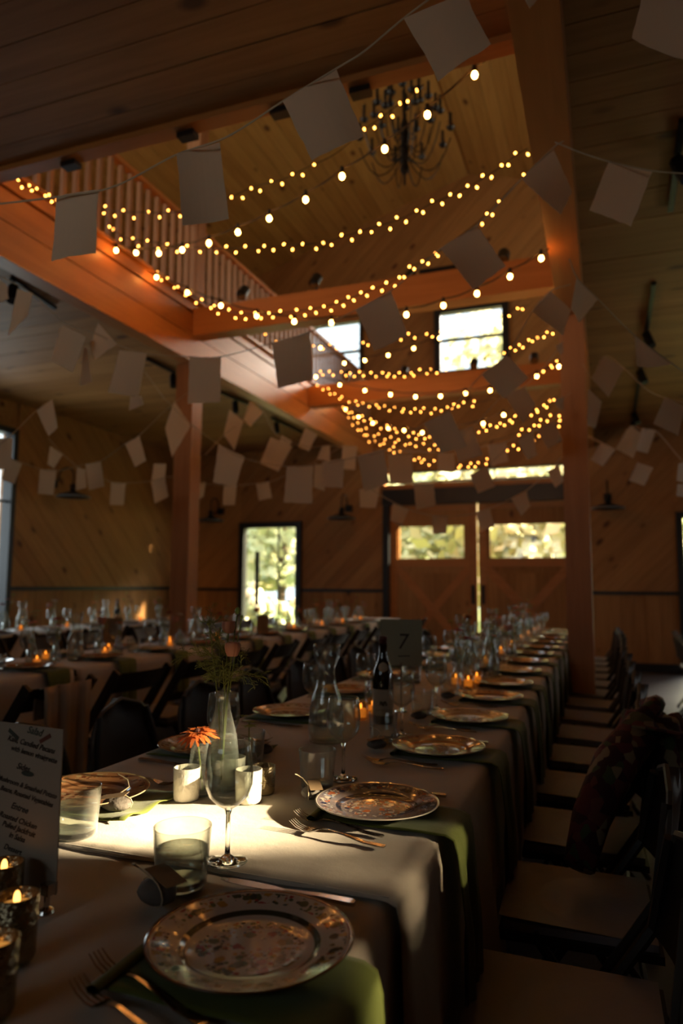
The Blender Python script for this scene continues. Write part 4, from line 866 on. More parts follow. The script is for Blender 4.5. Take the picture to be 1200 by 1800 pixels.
# floral jacket over a chair on the right
def jacket():
    m, n, l, b = newmat('floral_cloth'); tc = n.new('ShaderNodeTexCoord'); vo = n.new('ShaderNodeTexVoronoi'); vo.inputs['Scale'].default_value = 34
    l.new(tc.outputs['Object'], vo.inputs['Vector']); rp = n.new('ShaderNodeValToRGB'); rp.color_ramp.interpolation = 'CONSTANT'
    e = rp.color_ramp.elements; e[0].color = (0.035, 0.006, 0.008, 1); e[1].position = 0.45; e[1].color = (0.09, 0.012, 0.016, 1)
    for p_, c in ((0.68, (0.05, 0.06, 0.02)), (0.82, (0.22, 0.15, 0.08)), (0.92, (0.12, 0.03, 0.02))): x = e.new(p_); x.color = (*c, 1)
    sc = n.new('ShaderNodeSeparateColor'); l.new(vo.outputs['Color'], sc.inputs[0]); l.new(sc.outputs[0], rp.inputs[0]); l.new(rp.outputs[0], b.inputs['Base Color'])
    b.inputs['Roughness'].default_value = 0.9; M['floral'] = m
    t = thing('draped_coat', 'dark red floral coat thrown over a chair back on the right', 'coat', (0.115, 2.51, 0.81))
    def body(u, v):
        y = (u-0.5)*(0.46+0.10*v)+0.02*math.sin(v*9); s_ = v*0.85-0.38; f = 0.03*math.sin(u*13+v*3)+0.02*math.sin(u*29+v*7)
        if s_ < 0: return (-0.03+s_*0.35-f*0.6, y, 0.0+s_*0.75+0.02*math.cos(u*9)+f*0.4)
        return (0.05+s_*0.12+f, y, 0.0-s_*0.95+0.025*math.cos(u*9))
    o = MB().grid(body, 30, 30).obj('coat_body', M['floral'], t, smooth=True); o.modifiers.new('thickness', 'SOLIDIFY').thickness = 0.012
    def sleeve(pts, r):
        MB().tube(pts, r, 10).obj('sleeve', M['floral'], t, smooth=True)
    sleeve([(-0.02, -0.18, 0.01), (-0.10, -0.30, -0.07), (-0.17, -0.42, -0.20), (-0.20, -0.50, -0.30)], [0.055, 0.06, 0.05, 0.04])
    sleeve([(0.06, 0.12, -0.02), (0.13, 0.06, -0.12), (0.17, 0.02, -0.25), (0.18, 0.0, -0.38)], [0.055, 0.06, 0.05, 0.04])
    def col(u, v): a = PI*(u*1.1-0.05); return (0.06*math.cos(a)+0.02, 0.16*math.cos(a)*1.0, 0.03+0.035*math.sin(a)+0.03*v)
    MB().tube([(-0.03, -0.15, 0.03), (0.02, -0.07, 0.055), (0.03, 0.03, 0.05), (0.0, 0.13, 0.03)], [0.02, 0.028, 0.028, 0.02], 8).obj('collar', M['floral'], t, smooth=True)
jacket()
# ================================================================== TABLEWARE
def P(px, z=TZ): v = onz(px[0], px[1], z); return v
SURF = TZ+0.0065
def plate_builder(kind, R=0.135):
    def b():
        t = thing('dinner_plate', 'x', 'plate'); k = R/0.135
        pr = [(0, 0.004), (0.060, 0.004), (0.080, 0.005), (0.088, 0.009), (0.098, 0.0135), (0.130, 0.020), (0.1345, 0.0215), (0.135, 0.0195), (0.128, 0.0165), (0.095, 0.009), (0.085, 0.003), (0.076, 0.0), (0.072, 0.0), (0.070, 0.002), (0, 0.002)]
        MB().lathe([(r_*k, z_) for r_, z_ in pr], 64).obj('plate_body', M[kind], t, smooth=True); return t
    return b
PM = {}
PM['pa'] = plate_mat('plate_floral', (0.56, 0.48, 0.40), (0.16, 0.05, 0.015), (0.03, 0.035, 0.02), [(0.06, 0.08, 0.04), (0.30, 0.03, 0.03), (0.10, 0.12, 0.05), (0.03, 0.05, 0.05), (0.40, 0.22, 0.04), (0.22, 0.05, 0.08)], cover=0.56, rimw=0.955)
PM['pb'] = plate_mat('plate_dark', (0.15, 0.12, 0.12), (0.60, 0.52, 0.42), (0.02, 0.02, 0.03), [(0.02, 0.02, 0.05), (0.35, 0.09, 0.03), (0.40, 0.33, 0.26), (0.03, 0.03, 0.03), (0.02, 0.02, 0.03)], band_r=(0.58, 0.66), cover=0.60, dens=24)  # dark base colour stands in for dark surroundings reflected in the glaze
PM['pc'] = plate_mat('plate_copper', (0.30, 0.20, 0.13), (0.45, 0.34, 0.2), (0.35, 0.12, 0.04), [(0.35, 0.08, 0.03), (0.10, 0.08, 0.03), (0.45, 0.30, 0.12)], cover=0.62, dens=26)
PM['pd'] = plate_mat('plate_pale', (0.55, 0.47, 0.40), (0.40, 0.25, 0.12), (0.40, 0.28, 0.18), [(0.30, 0.20, 0.12), (0.20, 0.22, 0.14)], cover=0.35)
PM['pe'] = plate_mat('plate_rust', (0.40, 0.17, 0.08), (0.50, 0.35, 0.20), (0.15, 0.05, 0.02), [(0.15, 0.04, 0.02), (0.45, 0.28, 0.15)], cover=0.45)
for k, v in PM.items(): M[k] = v
PN = {'pa': 'cream plate with brown rim and bouquet print,', 'pb': 'plate with blue-black print and painted-in dark reflection,', 'pc': 'copper-patterned glossy plate,', 'pd': 'pale plate with tan ring,', 'pe': 'rust-brown plate,'}
def plate(kind, x, y, label, group='dinner plates', dz=0.0045, s_=None): return place(kind, plate_builder(kind), (x, y, SURF+dz), random.uniform(0, 6), label, group, s_)
def wine_glass():
    t = thing('wine_glass', 'x', 'wine glass')
    pr = [(0.0, 0.0), (0.034, 0.0), (0.036, 0.0015), (0.030, 0.0035), (0.012, 0.007), (0.0048, 0.013), (0.0040, 0.03), (0.0040, 0.078), (0.007, 0.088), (0.020, 0.096), (0.034, 0.110), (0.0415, 0.130), (0.0425, 0.150), (0.0405, 0.175), (0.0375, 0.198), (0.0368, 0.199), (0.0362, 0.198), (0.0395, 0.174), (0.0413, 0.150), (0.0403, 0.131), (0.033, 0.112), (0.019, 0.0985), (0.004, 0.093), (0, 0.092)]
    MB().lathe(pr[8:], 32).obj('bowl', M['glass'], t, smooth=True)
    MB().lathe(pr[:9], 24).obj('stem_and_foot', M['solidglass'], t, smooth=True); return t
def tumbler(water):
    def b():
        t = thing('glass_tumbler', 'x', 'tumbler')
        pr = [(0.0, 0.0), (0.036, 0.0), (0.0395, 0.004), (0.0455, 0.088), (0.0455, 0.0895), (0.0440, 0.0895), (0.0435, 0.088), (0.0385, 0.014), (0.036, 0.011), (0.0, 0.010)]
        MB().lathe(pr, 40).obj('glass_wall', M['glass'], t, smooth=True)
        MB().lathe([(0, 0.0015), (0.037, 0.0015), (0.0385, 0.006), (0.036, 0.009), (0, 0.009)], 32).obj('glass_base', M['solidglass'], t, smooth=True)
        if water: MB().lathe([(0, 0.0105), (0.0355, 0.0115), (0.0378, 0.0145), (0.0408, 0.056), (0.0400, 0.0552), (0, 0.0550)], 40).obj('water', M['water'], t, smooth=True)
        return t
    return b
def ribbon(path, widths, thick):
    m = MB(); n = len(path)
    for p, w in zip(path, widths):
        for s_ in (-1, 1): m.v.append((p[0], s_*w/2, p[2])); m.v.append((p[0], s_*w/2*0.9, p[2]-thick))
    for i in range(n-1):
        a = i*4; b_ = a+4; m.f += [(a, a+2, b_+2, b_), (a+1, b_+1, b_+3, a+3), (a, b_, b_+1, a+1), (a+2, a+3, b_+3, b_+2)]
    m.f += [(0, 1, 3, 2), ((n-1)*4, (n-1)*4+2, (n-1)*4+3, (n-1)*4+1)]; return m
def fork():
    t = thing('fork', 'x', 'fork')
    hx = [(-0.105, 0, 0.006), (-0.10, 0, 0.0065), (-0.06, 0, 0.006), (-0.02, 0, 0.011), (0.02, 0, 0.014), (0.035, 0, 0.012), (0.045, 0, 0.008), (0.055, 0, 0.0055)]
    ribbon(hx, [0.010, 0.014, 0.011, 0.007, 0.005, 0.0075, 0.018, 0.024], 0.0022).obj('handle', M['chrome'], t, smooth=False)
    for i in range(4):
        y = -0.0095+i*0.00633; ti = MB().tube([(0.054, y, 0.0045), (0.070, y*1.02, 0.004), (0.088, y*1.03, 0.008), (0.104, y*0.97, 0.0165)], [0.0017, 0.0015, 0.0013, 0.0008], 5).obj('tine', M['chrome'], t)
    return t
def knife():
    t = thing('table_knife', 'x', 'knife')
    ribbon([(-0.118, 0, 0.007), (-0.113, 0, 0.008), (-0.06, 0, 0.008), (-0.02, 0, 0.006), (0.0, 0, 0.005)], [0.008, 0.015, 0.012, 0.009, 0.009], 0.006).obj('handle', M['chrome'], t)
    ribbon([(0.0, 0, 0.004), (0.02, 0, 0.004), (0.07, 0, 0.004), (0.10, 0, 0.004), (0.115, 0, 0.004)], [0.010, 0.017, 0.020, 0.015, 0.003], 0.0018).obj('blade', M['chrome'], t); return t
def stone():
    t = thing('name_stone', 'x', 'name card stone')
    m = MB().sphere((0, 0, 0.013), 0.026, 12, 8, (1.15, 0.85, 0.52)); m.v = [(x*(1+0.06*math.sin(9*y*40)), y, z+0.001*math.sin(x*300)) for x, y, z in m.v]; m.obj('pebble', M['stone'], t, smooth=True)
    MB().bar((-0.028, -0.012, 0.026), (0.022, -0.006, 0.034), 0.028, 0.001).obj('tag_card', M['kraft'], t)
    MB().tube([(0.03*math.cos(a)*0.95, 0.006, 0.0135+0.015*math.sin(a)) for a in [i*PI/6 for i in range(13)]], 0.0011, 5, False).tube([(0.0, 0.006, 0.029), (0.015, 0.018, 0.040), (0.005, 0.030, 0.050), (-0.018, 0.036, 0.058)], 0.0011, 5).obj('twine', M['twine'], t); return t
def hung_napkin():
    t = thing('napkin', 'x', 'napkin')
    def fn(u, v):
        s_ = u*0.62; y = (v-0.5)*0.17; rp = 0.010*math.sin(v*9)+0.006*math.sin(v*17+u*3)
        L = 0.265
        if s_ < L: return (-0.16+s_, y, 0.003+0.0015*math.sin(v*8)+0.001*math.sin(u*25))
        t_ = min(1, (s_-L)/0.03); d = max(0, s_-L-0.02)
        return (-0.16+L+0.026*math.sin(t_*PI/2)+0.012*min(1, d*6)+rp*min(1, d*5), y*(1-0.25*min(1, d*3)), 0.003-0.022*(1-math.cos(t_*PI/2))-d)
    o = MB().grid(fn, 44, 16).obj('napkin_cloth', M['olive'], t, smooth=True); sm = o.modifiers.new('thickness', 'SOLIDIFY'); sm.thickness = 0.002; sm.offset = 1
    def roll(u, v): a = v*2*PI; return (-0.162+0.009*math.cos(a), (u-0.5)*0.20, 0.009+0.006*math.sin(a))
    MB().grid(roll, 6, 10).obj('rolled_end', M['olive'], t, smooth=True)
    return t
def carafe():
    t = thing('glass_carafe', 'x', 'carafe')
    MB().lathe([(0, 0.0), (0.040, 0.0), (0.046, 0.004), (0.048, 0.03), (0.047, 0.085), (0.040, 0.12), (0.027, 0.155), (0.0225, 0.18), (0.024, 0.20), (0.033, 0.222), (0.037, 0.232), (0.0355, 0.238), (0.038, 0.243), (0.0365, 0.25), (0.0385, 0.256), (0.037, 0.262), (0.0352, 0.262), (0.035, 0.24), (0.030, 0.222), (0.0215, 0.20), (0.020, 0.18), (0.025, 0.155), (0.038, 0.12), (0.045, 0.085), (0.046, 0.03), (0.042, 0.008), (0, 0.006)], 32).obj('glass_body', M['glass'], t, smooth=True)
    MB().lathe([(0, 0.008), (0.042, 0.009), (0.0455, 0.03), (0.0445, 0.085), (0.0375, 0.119), (0.026, 0.148), (0, 0.148)], 28).obj('water', M['glass'], t, smooth=True); return t
def bottle():
    t = thing('wine_bottle', 'x', 'bottle')
    MB().lathe([(0, 0.0), (0.034, 0.0), (0.037, 0.004), (0.037, 0.155), (0.034, 0.180), (0.022, 0.210), (0.015, 0.235), (0.0138, 0.29), (0, 0.29)], 28).obj('bottle_body', M['bottle'], t, smooth=True)
    MB().lathe([(0.0142, 0.238), (0.0142, 0.285), (0.0155, 0.287), (0.0155, 0.299), (0.0, 0.300)], 20).obj('foil_cap', M['foil'], t, smooth=True)
    lb = MB().lathe([(0.0373, 0.030), (0.0374, 0.031), (0.0374, 0.118), (0.0373, 0.119)], 28).obj('paper_label', M['label'], t, smooth=True)
    # small round neck label and the script flourish printed on the label, towards the camera
    an0 = math.atan2(-0.95, 0.30)
    def nl(u, v): a = an0+(u-0.5)*1.15*math.sqrt(max(0, 1-(2*v-1)**2)); z = 0.178+0.034*v; r_ = 0.0352-(z-0.178)*0.33; return (r_*math.cos(a), r_*math.sin(a), z)
    MB().grid(nl, 6, 8).obj('neck_label', M['label'], t)
    fl = MB()
    for k_ in range(7):
        a = an0-0.30+0.1*k_; fl.tube([(0.0382*math.cos(a+s2*0.06), 0.0382*math.sin(a+s2*0.06), 0.072+0.008*math.sin(s2*2.2+k_*1.7)) for s2 in (-1, -0.5, 0, 0.5, 1)], 0.0007, 4)
    fl.obj('label_flourish', M['ink'], lb); return t
def votive(kind, lit, r=0.027, h=0.062, lv_=0.60):
    def b():
        t = thing('votive_candle', 'x', 'candle')
        MB().lathe([(0, 0), (r*0.88, 0), (r*0.94, 0.004), (r, h), (r-0.0015, h+0.0008), (r-0.003, h), (r*0.94-0.003, 0.008), (0, 0.007)], 28).obj('glass_holder', M[kind], t, smooth=True)
        MB().lathe([(0, 0.010), (r*0.80, 0.010), (r*0.84, h*(lv_+0.02)), (0, h*lv_)], 20).obj('wax', M['litwax' if lit else 'wax'], t, smooth=True)
        if lit: MB().sphere((0, 0, h*lv_+0.011), 0.0045, 8, 6, (1, 1, 2.2)).obj('flame', M['flame'], t, smooth=True)
        return t
    return b
M['amber'] = thin_glass('amber_glass', (0.97, 0.78, 0.50), (0.7, 0.4, 0.15), 0.08)
def flower_head(mb, c, r, n, tilt, rows=2, wid=0.35, cup=0.25):
    for k_ in range(rows):
        for i in range(n):
            a = 2*PI*i/n+k_*PI/n; d = Vector((math.cos(a), math.sin(a), cup+0.25*k_+random.uniform(-0.1, 0.1))).normalized(); s_ = Vector((-math.sin(a), math.cos(a), 0)); L = r*(1-0.18*k_)*random.uniform(0.9, 1.05); b0 = len(mb.v)
            mid = d*L*0.55+Vector((0, 0, 0.05*L)); tip = d*L+Vector((0, 0, -0.14*L))
            for p in (Vector(), mid-s_*L*wid*0.5, tip-s_*L*wid*0.18, tip+s_*L*wid*0.18, mid+s_*L*wid*0.5): q_ = tilt @ p; mb.v.append(tuple(Vector(c)+q_))
            mb.f.append((b0, b0+1, b0+2, b0+3, b0+4))
def rose(mb, c, r):
    for k_ in range(4):
        for i in range(5):
            a = 2*PI*i/5+k_*0.7; rr = r*(1-0.22*k_)
            def fn(u, v, a=a, rr=rr): t_ = a+(u-0.5)*1.7; z = -r*0.8+v*r*1.7; q_ = rr*math.sin(min(1, 0.35+v*0.65)*PI*0.62); return (c[0]+q_*math.cos(t_), c[1]+q_*math.sin(t_), c[2]+z-0.18*r*(2*u-1)**2*v)
            mb.grid(fn, 3, 3)
def bunch(t, base, specs, seed, frond=0):
    """specs: (petal material, dx, dy, z of head, radius, type)"""
    rn = random.Random(seed); st = MB()
    for (mt, dx, dy, z, r_, ty) in specs:
        h = Vector((dx, dy, z)); st.tube([(base[0], base[1], base[2]), (dx*0.25, dy*0.25, base[2]+(z-base[2])*0.45), (dx*0.7, dy*0.7, base[2]+(z-base[2])*0.8), tuple(h)], 0.0016, 5)
        f = MB(); tl = Matrix.Rotation(rn.uniform(-0.35, 0.35), 3, 'X') @ Matrix.Rotation(rn.uniform(-0.3, 0.3), 3, 'Y')
        if ty == 'd': flower_head(f, h, r_, 14, tl, 2); o = f.obj('flower', M[mt], t); MB().sphere(h+Vector((0, 0, 0.004)), r_*0.24, 8, 5, (1, 1, 0.6)).obj('flower_centre', M['core'], o)
        elif ty == 'r': rose(f, h, r_); f.obj('flower', M[mt], t, smooth=True)
        elif ty == 'b': f.sphere(h, r_, 9, 6, (1, 1, 1.25)); f.obj('bud', M[mt], t, smooth=True)
        elif ty == 'l':
            for k_ in range(9): flower_head(f, h+Vector((rn.uniform(-1, 1), rn.uniform(-1, 1), rn.uniform(-0.7, 0.7)))*r_, r_*0.8, 5, tl, 1, 0.6)
            f.obj('leaves', M[mt], t)
    st.obj('stems', M['stem'], t)
def bud_vase_body(t, r, h, neck, water=0.6):
    MB().lathe([(0, 0), (r*0.92, 0), (r, 0.005), (r, h*0.35), (r*0.86, h*0.55), (neck*1.1, h*0.82), (neck, h*0.93), (neck*1.18, h*0.955), (neck*1.18, h), (neck*0.95, h), (neck*0.85, h*0.9), (r*0.8, h*0.55), (r*0.93, h*0.35), (r*0.93, 0.008), (0, 0.007)], 28).obj('glass_vase', M['glass'], t, smooth=True)
    MB().lathe([(0, 0.009), (r*0.90, 0.009), (r*0.91, h*0.35), (r*0.80, h*0.53), (r*0.72, h*water), (0, h*water)], 24).obj('water', M['glass'], t, smooth=True)
def G(px, dz=0.0): v = onz(px[0], px[1], TZ); return (v.x, v.y, SURF+dz)
# place settings along the middle table ------------------------------------------------------
PR = [onz(440, 1658, TZ+0.02), onz(662, 1415, TZ+0.02), onz(783, 1316, TZ+0.02), onz(838, 1263, TZ+0.02), onz(880, 1227, TZ+0.02), onz(915, 1203, TZ+0.02)]
YR = [p.y for p in PR]; XRr = [p.x for p in PR]
while len(YR) < 14: YR.append(YR[-1]+0.535); XRr.append(-0.47)
kinds = ['pa', 'pb', 'pc', 'pd', 'pe', 'pc', 'pd', 'pe', 'pb', 'pd', 'pc', 'pe', 'pd', 'pc']
for i, (x, y) in enumerate(zip(XRr, YR)):
    if i > 1: x = min(x, -0.465)
    where = 'right side of middle table, %s place' % ORD[i]
    plate(kinds[i], x, y, PN[kinds[i]]+' '+where, s_=None if i != 1 else 0.98)
    place('nap', hung_napkin, (MX1-0.105+0.018, (y-0.055 if i == 0 else y-0.02) if i < 2 else y, SURF+0.0005), 0, 'olive green napkin hanging over the table edge, '+where, 'olive napkins on the right side')
    if i > 1:
        place('tumE', tumbler(False), (-0.655, y+0.085, SURF), 0, 'clear glass tumbler '+where, 'glass tumblers')
        place('wg', wine_glass, (-0.625, y+0.19, SURF), 0, 'empty wine glass '+where, 'wine glasses')
    if 1 < i < 9:
        place('fk', fork, (x-0.07, y-0.165, SURF+0.001), PI+0.05, 'outer fork lying %s' % where, 'forks'); place('fk', fork, (x-0.045, y-0.198, SURF+0.001), PI+0.02, 'nearer fork of the pair lying %s' % where, 'forks')
        place('kn', knife, (x, y+0.165, SURF), PI, 'table knife lying %s' % where, 'knives')
        place('st', stone, (x-0.175, y-0.03, SURF+0.003), 0.4, 'dark name stone beside the plate '+where, 'name stones')
# hero settings at right
x0, y0 = XRr[0], YR[0]
a, b = onz(388, 1548, TZ+0.01), onz(612, 1592, TZ+0.01); c = (a+b)/2
place('kn', knife, (c.x, c.y+0.008, SURF), math.atan2((a-b).y, (a-b).x), 'silver table knife lying behind the nearest plate', 'knives')
def fk(tip, end, label, z=0.0):
    a = onz(*tip, TZ+0.014); b = onz(*end, TZ+0.008); c = (a+b)/2; place('fk', fork, (c.x, c.y, SURF+z), math.atan2((a-b).y, (a-b).x), label, 'forks')
fk((509, 1428), (687, 1477), 'silver fork lying in the sun patch, the one nearer the dark printed plate')
fk((516, 1449), (672, 1491), 'silver fork lying in the sun patch, the one farther from the dark printed plate')
fk((190, 1698), (330, 1790), 'fork at the bottom left of the nearest plate, upper of two')
fk((160, 1748), (300, 1850), 'fork at the bottom left of the nearest plate, lower of two')
b2 = onz(776, 1407, TZ+0.01); place('kn', knife, (b2.x-0.115, YR[1]+0.150, SURF), PI, 'table knife mostly hidden behind the dark printed plate', 'knives')
g = G((318, 1563)); place('tumW', tumbler(True), g, 0, 'water tumbler half full standing behind the nearest plate', 'glass tumblers', 1.02)
g = G((399, 1521)); place('wg', wine_glass, g, 0, 'large clear wine glass in the sun patch', 'wine glasses')
place('tumE', tumbler(False), G((557, 1388)), 0, 'clear tumbler standing just left of the dark printed plate', 'glass tumblers', 0.98)
place('wg', wine_glass, G((603, 1374)), 0, 'wine glass standing behind the dark printed plate', 'wine glasses')
p = P((275, 1598)); place('st', stone, (p.x, p.y, SURF+0.003), 2.6, 'grey name stone with a kraft tag at the rim of the nearest plate', 'name stones', 1.25)
p = P((546, 1414)); place('st', stone, (p.x, p.y, SURF+0.006), 2.0, 'grey name stone tied with twine at the rim of the dark printed plate', 'name stones')
# left side of the middle table
YL = [onz(150, 1394, TZ+0.02).y, onz(345, 1310, TZ+0.02).y, onz(512, 1253, TZ+0.02).y, onz(632, 1216, TZ+0.02).y]
while len(YL) < 13: YL.append(YL[-1]+0.56)
kl = ['pe', 'pd', 'pd', 'pc', 'pe', 'pd', 'pa', 'pc', 'pe', 'pd', 'pc', 'pa', 'pe']
for i, y in enumerate(YL):
    where = 'left side of middle table, %s place' % ORD[i]; x = -1.095
    plate(kl[i], x, y, PN[kl[i]]+' '+where)
    def flat_napkin():
        t = thing('napkin', 'x', 'napkin')
        def fn(u, v): return (-0.15+0.31*u, -0.105+0.21*v, 0.003+0.0015*math.sin(v*9+u*7)+0.010*max(0, u-0.85)*6*(0.5+0.5*math.sin(v*14)))
        o = MB().grid(fn, 16, 14).obj('napkin_cloth', M['olive'], t, smooth=True); o.modifiers.new('thickness', 'SOLIDIFY').thickness = 0.002; return t
    place('fn', flat_napkin, (x+0.02, y, SURF+0.0005), 0, 'olive green napkin lying under a plate '+where, 'olive napkins on the left side')
    if i != 0: place('tumE', tumbler(False), (-0.905, y-0.10, SURF), 0, 'clear tumbler '+where, 'glass tumblers')
    if i < 8:
        place('kn', knife, (x+0.01, y-0.165, SURF), 0, 'table knife lying '+where, 'knives')
        place('fk', fork, (x+0.03, y+0.155, SURF), 0.04, 'fork lying '+where, 'forks')
    if i > 0: place('st', stone, (x+0.175, y+0.02, SURF+0.003), 0, 'dark name stone beside the plate '+where, 'name stones')
    if i not in (0, 2): place('wg', wine_glass, (-0.93, y-0.19, SURF), 0, 'wine glass '+where, 'wine glasses')
place('tumW', tumbler(True), G((131, 1474)), 0, 'water tumbler at left, partly hidden by the menu card', 'glass tumblers', 1.02)
p = P((205, 1434)); place('st', stone, (p.x, p.y, SURF+0.004), 0.2, 'grey name stone with a kraft tag beside the tumbler at left', 'name stones', 1.1)
place('wg', wine_glass, G((551, 1268)), 0, 'wine glass half hidden behind the tall carafe', 'wine glasses')
# centre line, near ---------------------------------------------------------------------------
place('car', carafe, G((573, 1308)), 0, 'tall glass carafe with a ridged lip standing left of the wine bottle', 'carafes', 1.13)
place('bot', bottle, G((673, 1274)), 0, 'dark wine bottle with a cream label in the middle of the table')
def tall_vase():
    t = thing('bottle_vase', 'clear bottle vase of fennel fronds and two dusky roses, in the sun patch', 'vase')
    H_ = 0.225; bud_vase_body(t, 0.040, H_, 0.0165, 0.55)
    sp = [('petal_pk', 0.004, 0.012, 0.375, 0.017, 'r'), ('petal_pk', 0.028, -0.01, 0.325, 0.019, 'r'), ('leafg', 0.018, 0.03, 0.415, 0.007, 'b'), ('frond', -0.050, 0.01, 0.385, 0.006, 'b'), ('leafg', 0.035, 0.02, 0.40, 0.004, 'b')]
    bunch(t, (0, 0, 0.02), sp, 4)
    fr = MB(); rn = random.Random(11)
    def spray(p, d, L, lvl):
        d = d.normalized(); e = p+d*L; midp = p+d*L*0.5+Vector((0, 0, 0.08*L)); fr.tube([p, midp, e], [0.0011 if lvl == 0 else 0.0007]*3, 3, False)
        if lvl < 2:
            for i in range(9 if lvl == 0 else 5):
                q_ = p.lerp(e, 0.2+0.8*i/(9 if lvl == 0 else 5)); dd = (d*0.6+Vector((rn.uniform(-1, 1), rn.uniform(-1, 1), rn.uniform(-0.7, 0.8)))).normalized(); spray(q_, dd, L*rn.uniform(0.28, 0.5), lvl+1)
    for i in range(13):
        a = rn.uniform(0, 2*PI); el = rn.uniform(-0.5, 1.4); p0 = Vector((rn.uniform(-0.01, 0.01), rn.uniform(-0.01, 0.01), H_-0.005+rn.uniform(0, 0.10)))
        spray(p0, Vector((math.cos(a), math.sin(a), el)), rn.uniform(0.055, 0.105), 0)
    for k_ in range(12):
        a = 2*PI*k_/12; fr.tube([(-0.050, 0.01, 0.385), (-0.050+0.022*math.cos(a), 0.01+0.022*math.sin(a), 0.388), (-0.050+0.032*math.cos(a), 0.01+0.032*math.sin(a), 0.402)], 0.0007, 3, False)
    o = fr.obj('fronds', M['frond'], t); o['kind'] = 'stuff'
    return t
tv = tall_vase(); tv.location = G((388, 1392))
def gerb():
    t = thing('jar_vase', 'small glass jar vase holding an orange daisy-like flower', 'vase'); bud_vase_body(t, 0.029, 0.118, 0.020, 0.5)
    st = MB().tube([(0.008, 0, 0.012), (0.0, 0, 0.07), (-0.010, 0, 0.13)], 0.0018, 6).obj('stems', M['stem'], t)
    f = MB()
    for rows, r_, cp in ((1, 0.050, -0.05), (1, 0.044, 0.12), (1, 0.034, 0.35), (1, 0.022, 0.7)): flower_head(f, (-0.010, 0, 0.134), r_, 19, Matrix.Rotation(0.25, 3, 'X'), rows, 0.22, cp)
    o = f.obj('flower', M['petal_or'], t); MB().sphere((-0.010, 0, 0.140), 0.008, 8, 5).obj('flower_centre', M['core'], o); return t
gv = gerb(); gv.location = G((350, 1402))
def sv():
    t = thing('bud_vase', 'small bud vase with a green flower behind the sunlit candles', 'vase'); bud_vase_body(t, 0.023, 0.085, 0.011, 0.4); bunch(t, (0, 0, 0.01), [('leafg', 0.0, 0.0, 0.125, 0.022, 'l')], 9); return t
s_v = sv(); s_v.location = G((436, 1362))
place('vo', votive('votive', False), G((327, 1410)), 0, 'sunlit frosted votive holder left of the large wine glass', 'sunlit votives', 1.12)
place('vo', votive('votive', False), G((436, 1414)), 0, 'sunlit frosted votive holder just right of the large wine glass', 'sunlit votives', 1.12)
place('vg', votive('gold', False), G((463, 1399)), 0, 'speckled mercury-glass votive at the right end of the candle group')
place('vo', votive('votive', False), G((408, 1388)), 0, 'frosted votive hidden behind the large wine glass', 'sunlit votives')
place('ga', votive('gold', True, 0.0275, 0.078, 0.80), G((24, 1694)), 0, 'gold votive with glowing wax at the bottom left, beside the chrome card stand', 'lit gold votives')
place('ga', votive('gold', True, 0.0275, 0.078, 0.80), G((2, 1625)), 0, 'gold votive behind the menu card foot at the left picture edge', 'lit gold votives')
place('ga', votive('gold', True, 0.0275, 0.078, 0.80), G((-18, 1790)), 0, 'gold votive nearest the camera, cut by the left picture edge', 'lit gold votives')
def lit(px, label, s_=1.0): place('am', votive('amber', True), G(px), 0, label, 'glowing amber votives', s_)
lit((634, 1268), 'glowing amber votive left of the wine bottle, the left one'); lit((655, 1262), 'glowing amber votive left of the wine bottle, the right one')
lit((801, 1208), 'glowing amber votive under the red flowers, the left one'); lit((823, 1212), 'glowing amber votive under the red flowers, the middle one'); lit((838, 1205), 'glowing amber votive under the red flowers, the right one')
# table number card
a = un(668, 1086, 2.75); b = un(741, 1092, 2.70); c = un(741, 1172, 2.70); dlt = a-b
tc_ = thing('table_number_card', 'upright pale card with the number 7 behind the wine bottle', 'card', tuple((a+b)/2-Vector((0, 0, (a.z+b.z)/2-SURF))))
ax = (b-a).normalized(); ax.z = 0; ax.normalize(); nr = Vector((ax.y, -ax.x, 0)); wd = (b-a).length; ht = (b-c).length; o_ = tc_.location
zc = (a.z+b.z)/2-SURF
rz_c = math.atan2(ax.y, ax.x); tc_.rotation_euler = (0, 0, rz_c)
cd = MB().box((0, 0.004, zc-ht/2), (wd, 0.002, ht)).obj('card_sheet', M['card2'], tc_)
def text(body, size, parent, loc, rot, mat, name='lettering', shear=0.0, align='CENTER', ext=0.0002, bevel=0.0):
    cu = bpy.data.curves.new(name, 'FONT'); cu.body = body; cu.size = size; cu.align_x = align; cu.extrude = ext; cu.shear = shear; cu.offset = bevel; cu.resolution_u = 3
    to = bpy.data.objects.new('tmp', cu); COL.objects.link(to); dg = bpy.context.evaluated_depsgraph_get(); me = bpy.data.meshes.new_from_object(to.evaluated_get(dg)); bpy.data.objects.remove(to)
    me.materials.clear(); me.materials.append(mat); return link(name, me, parent, loc, rot)
text('7', 0.085, cd, (0.005, 0.0025, zc-ht/2-0.025), (PI/2, 0, 0), M['ink'], 'numeral', 0.15)
MB().bar((-0.03, 0.004, zc-ht/2-0.055), (0.035, 0.0018, zc-ht/2-0.050), 0.0008, 0.004).obj('ink_rule', M['ink'], cd)
MB().tube([(0, 0.004, 0), (0, 0.004, zc-ht+0.01)], 0.003, 8).lathe([(0, 0.004), (0.022, 0.004), (0.024, 0), (0, 0)], 16).obj('card_stand', M['chrome'], tc_)
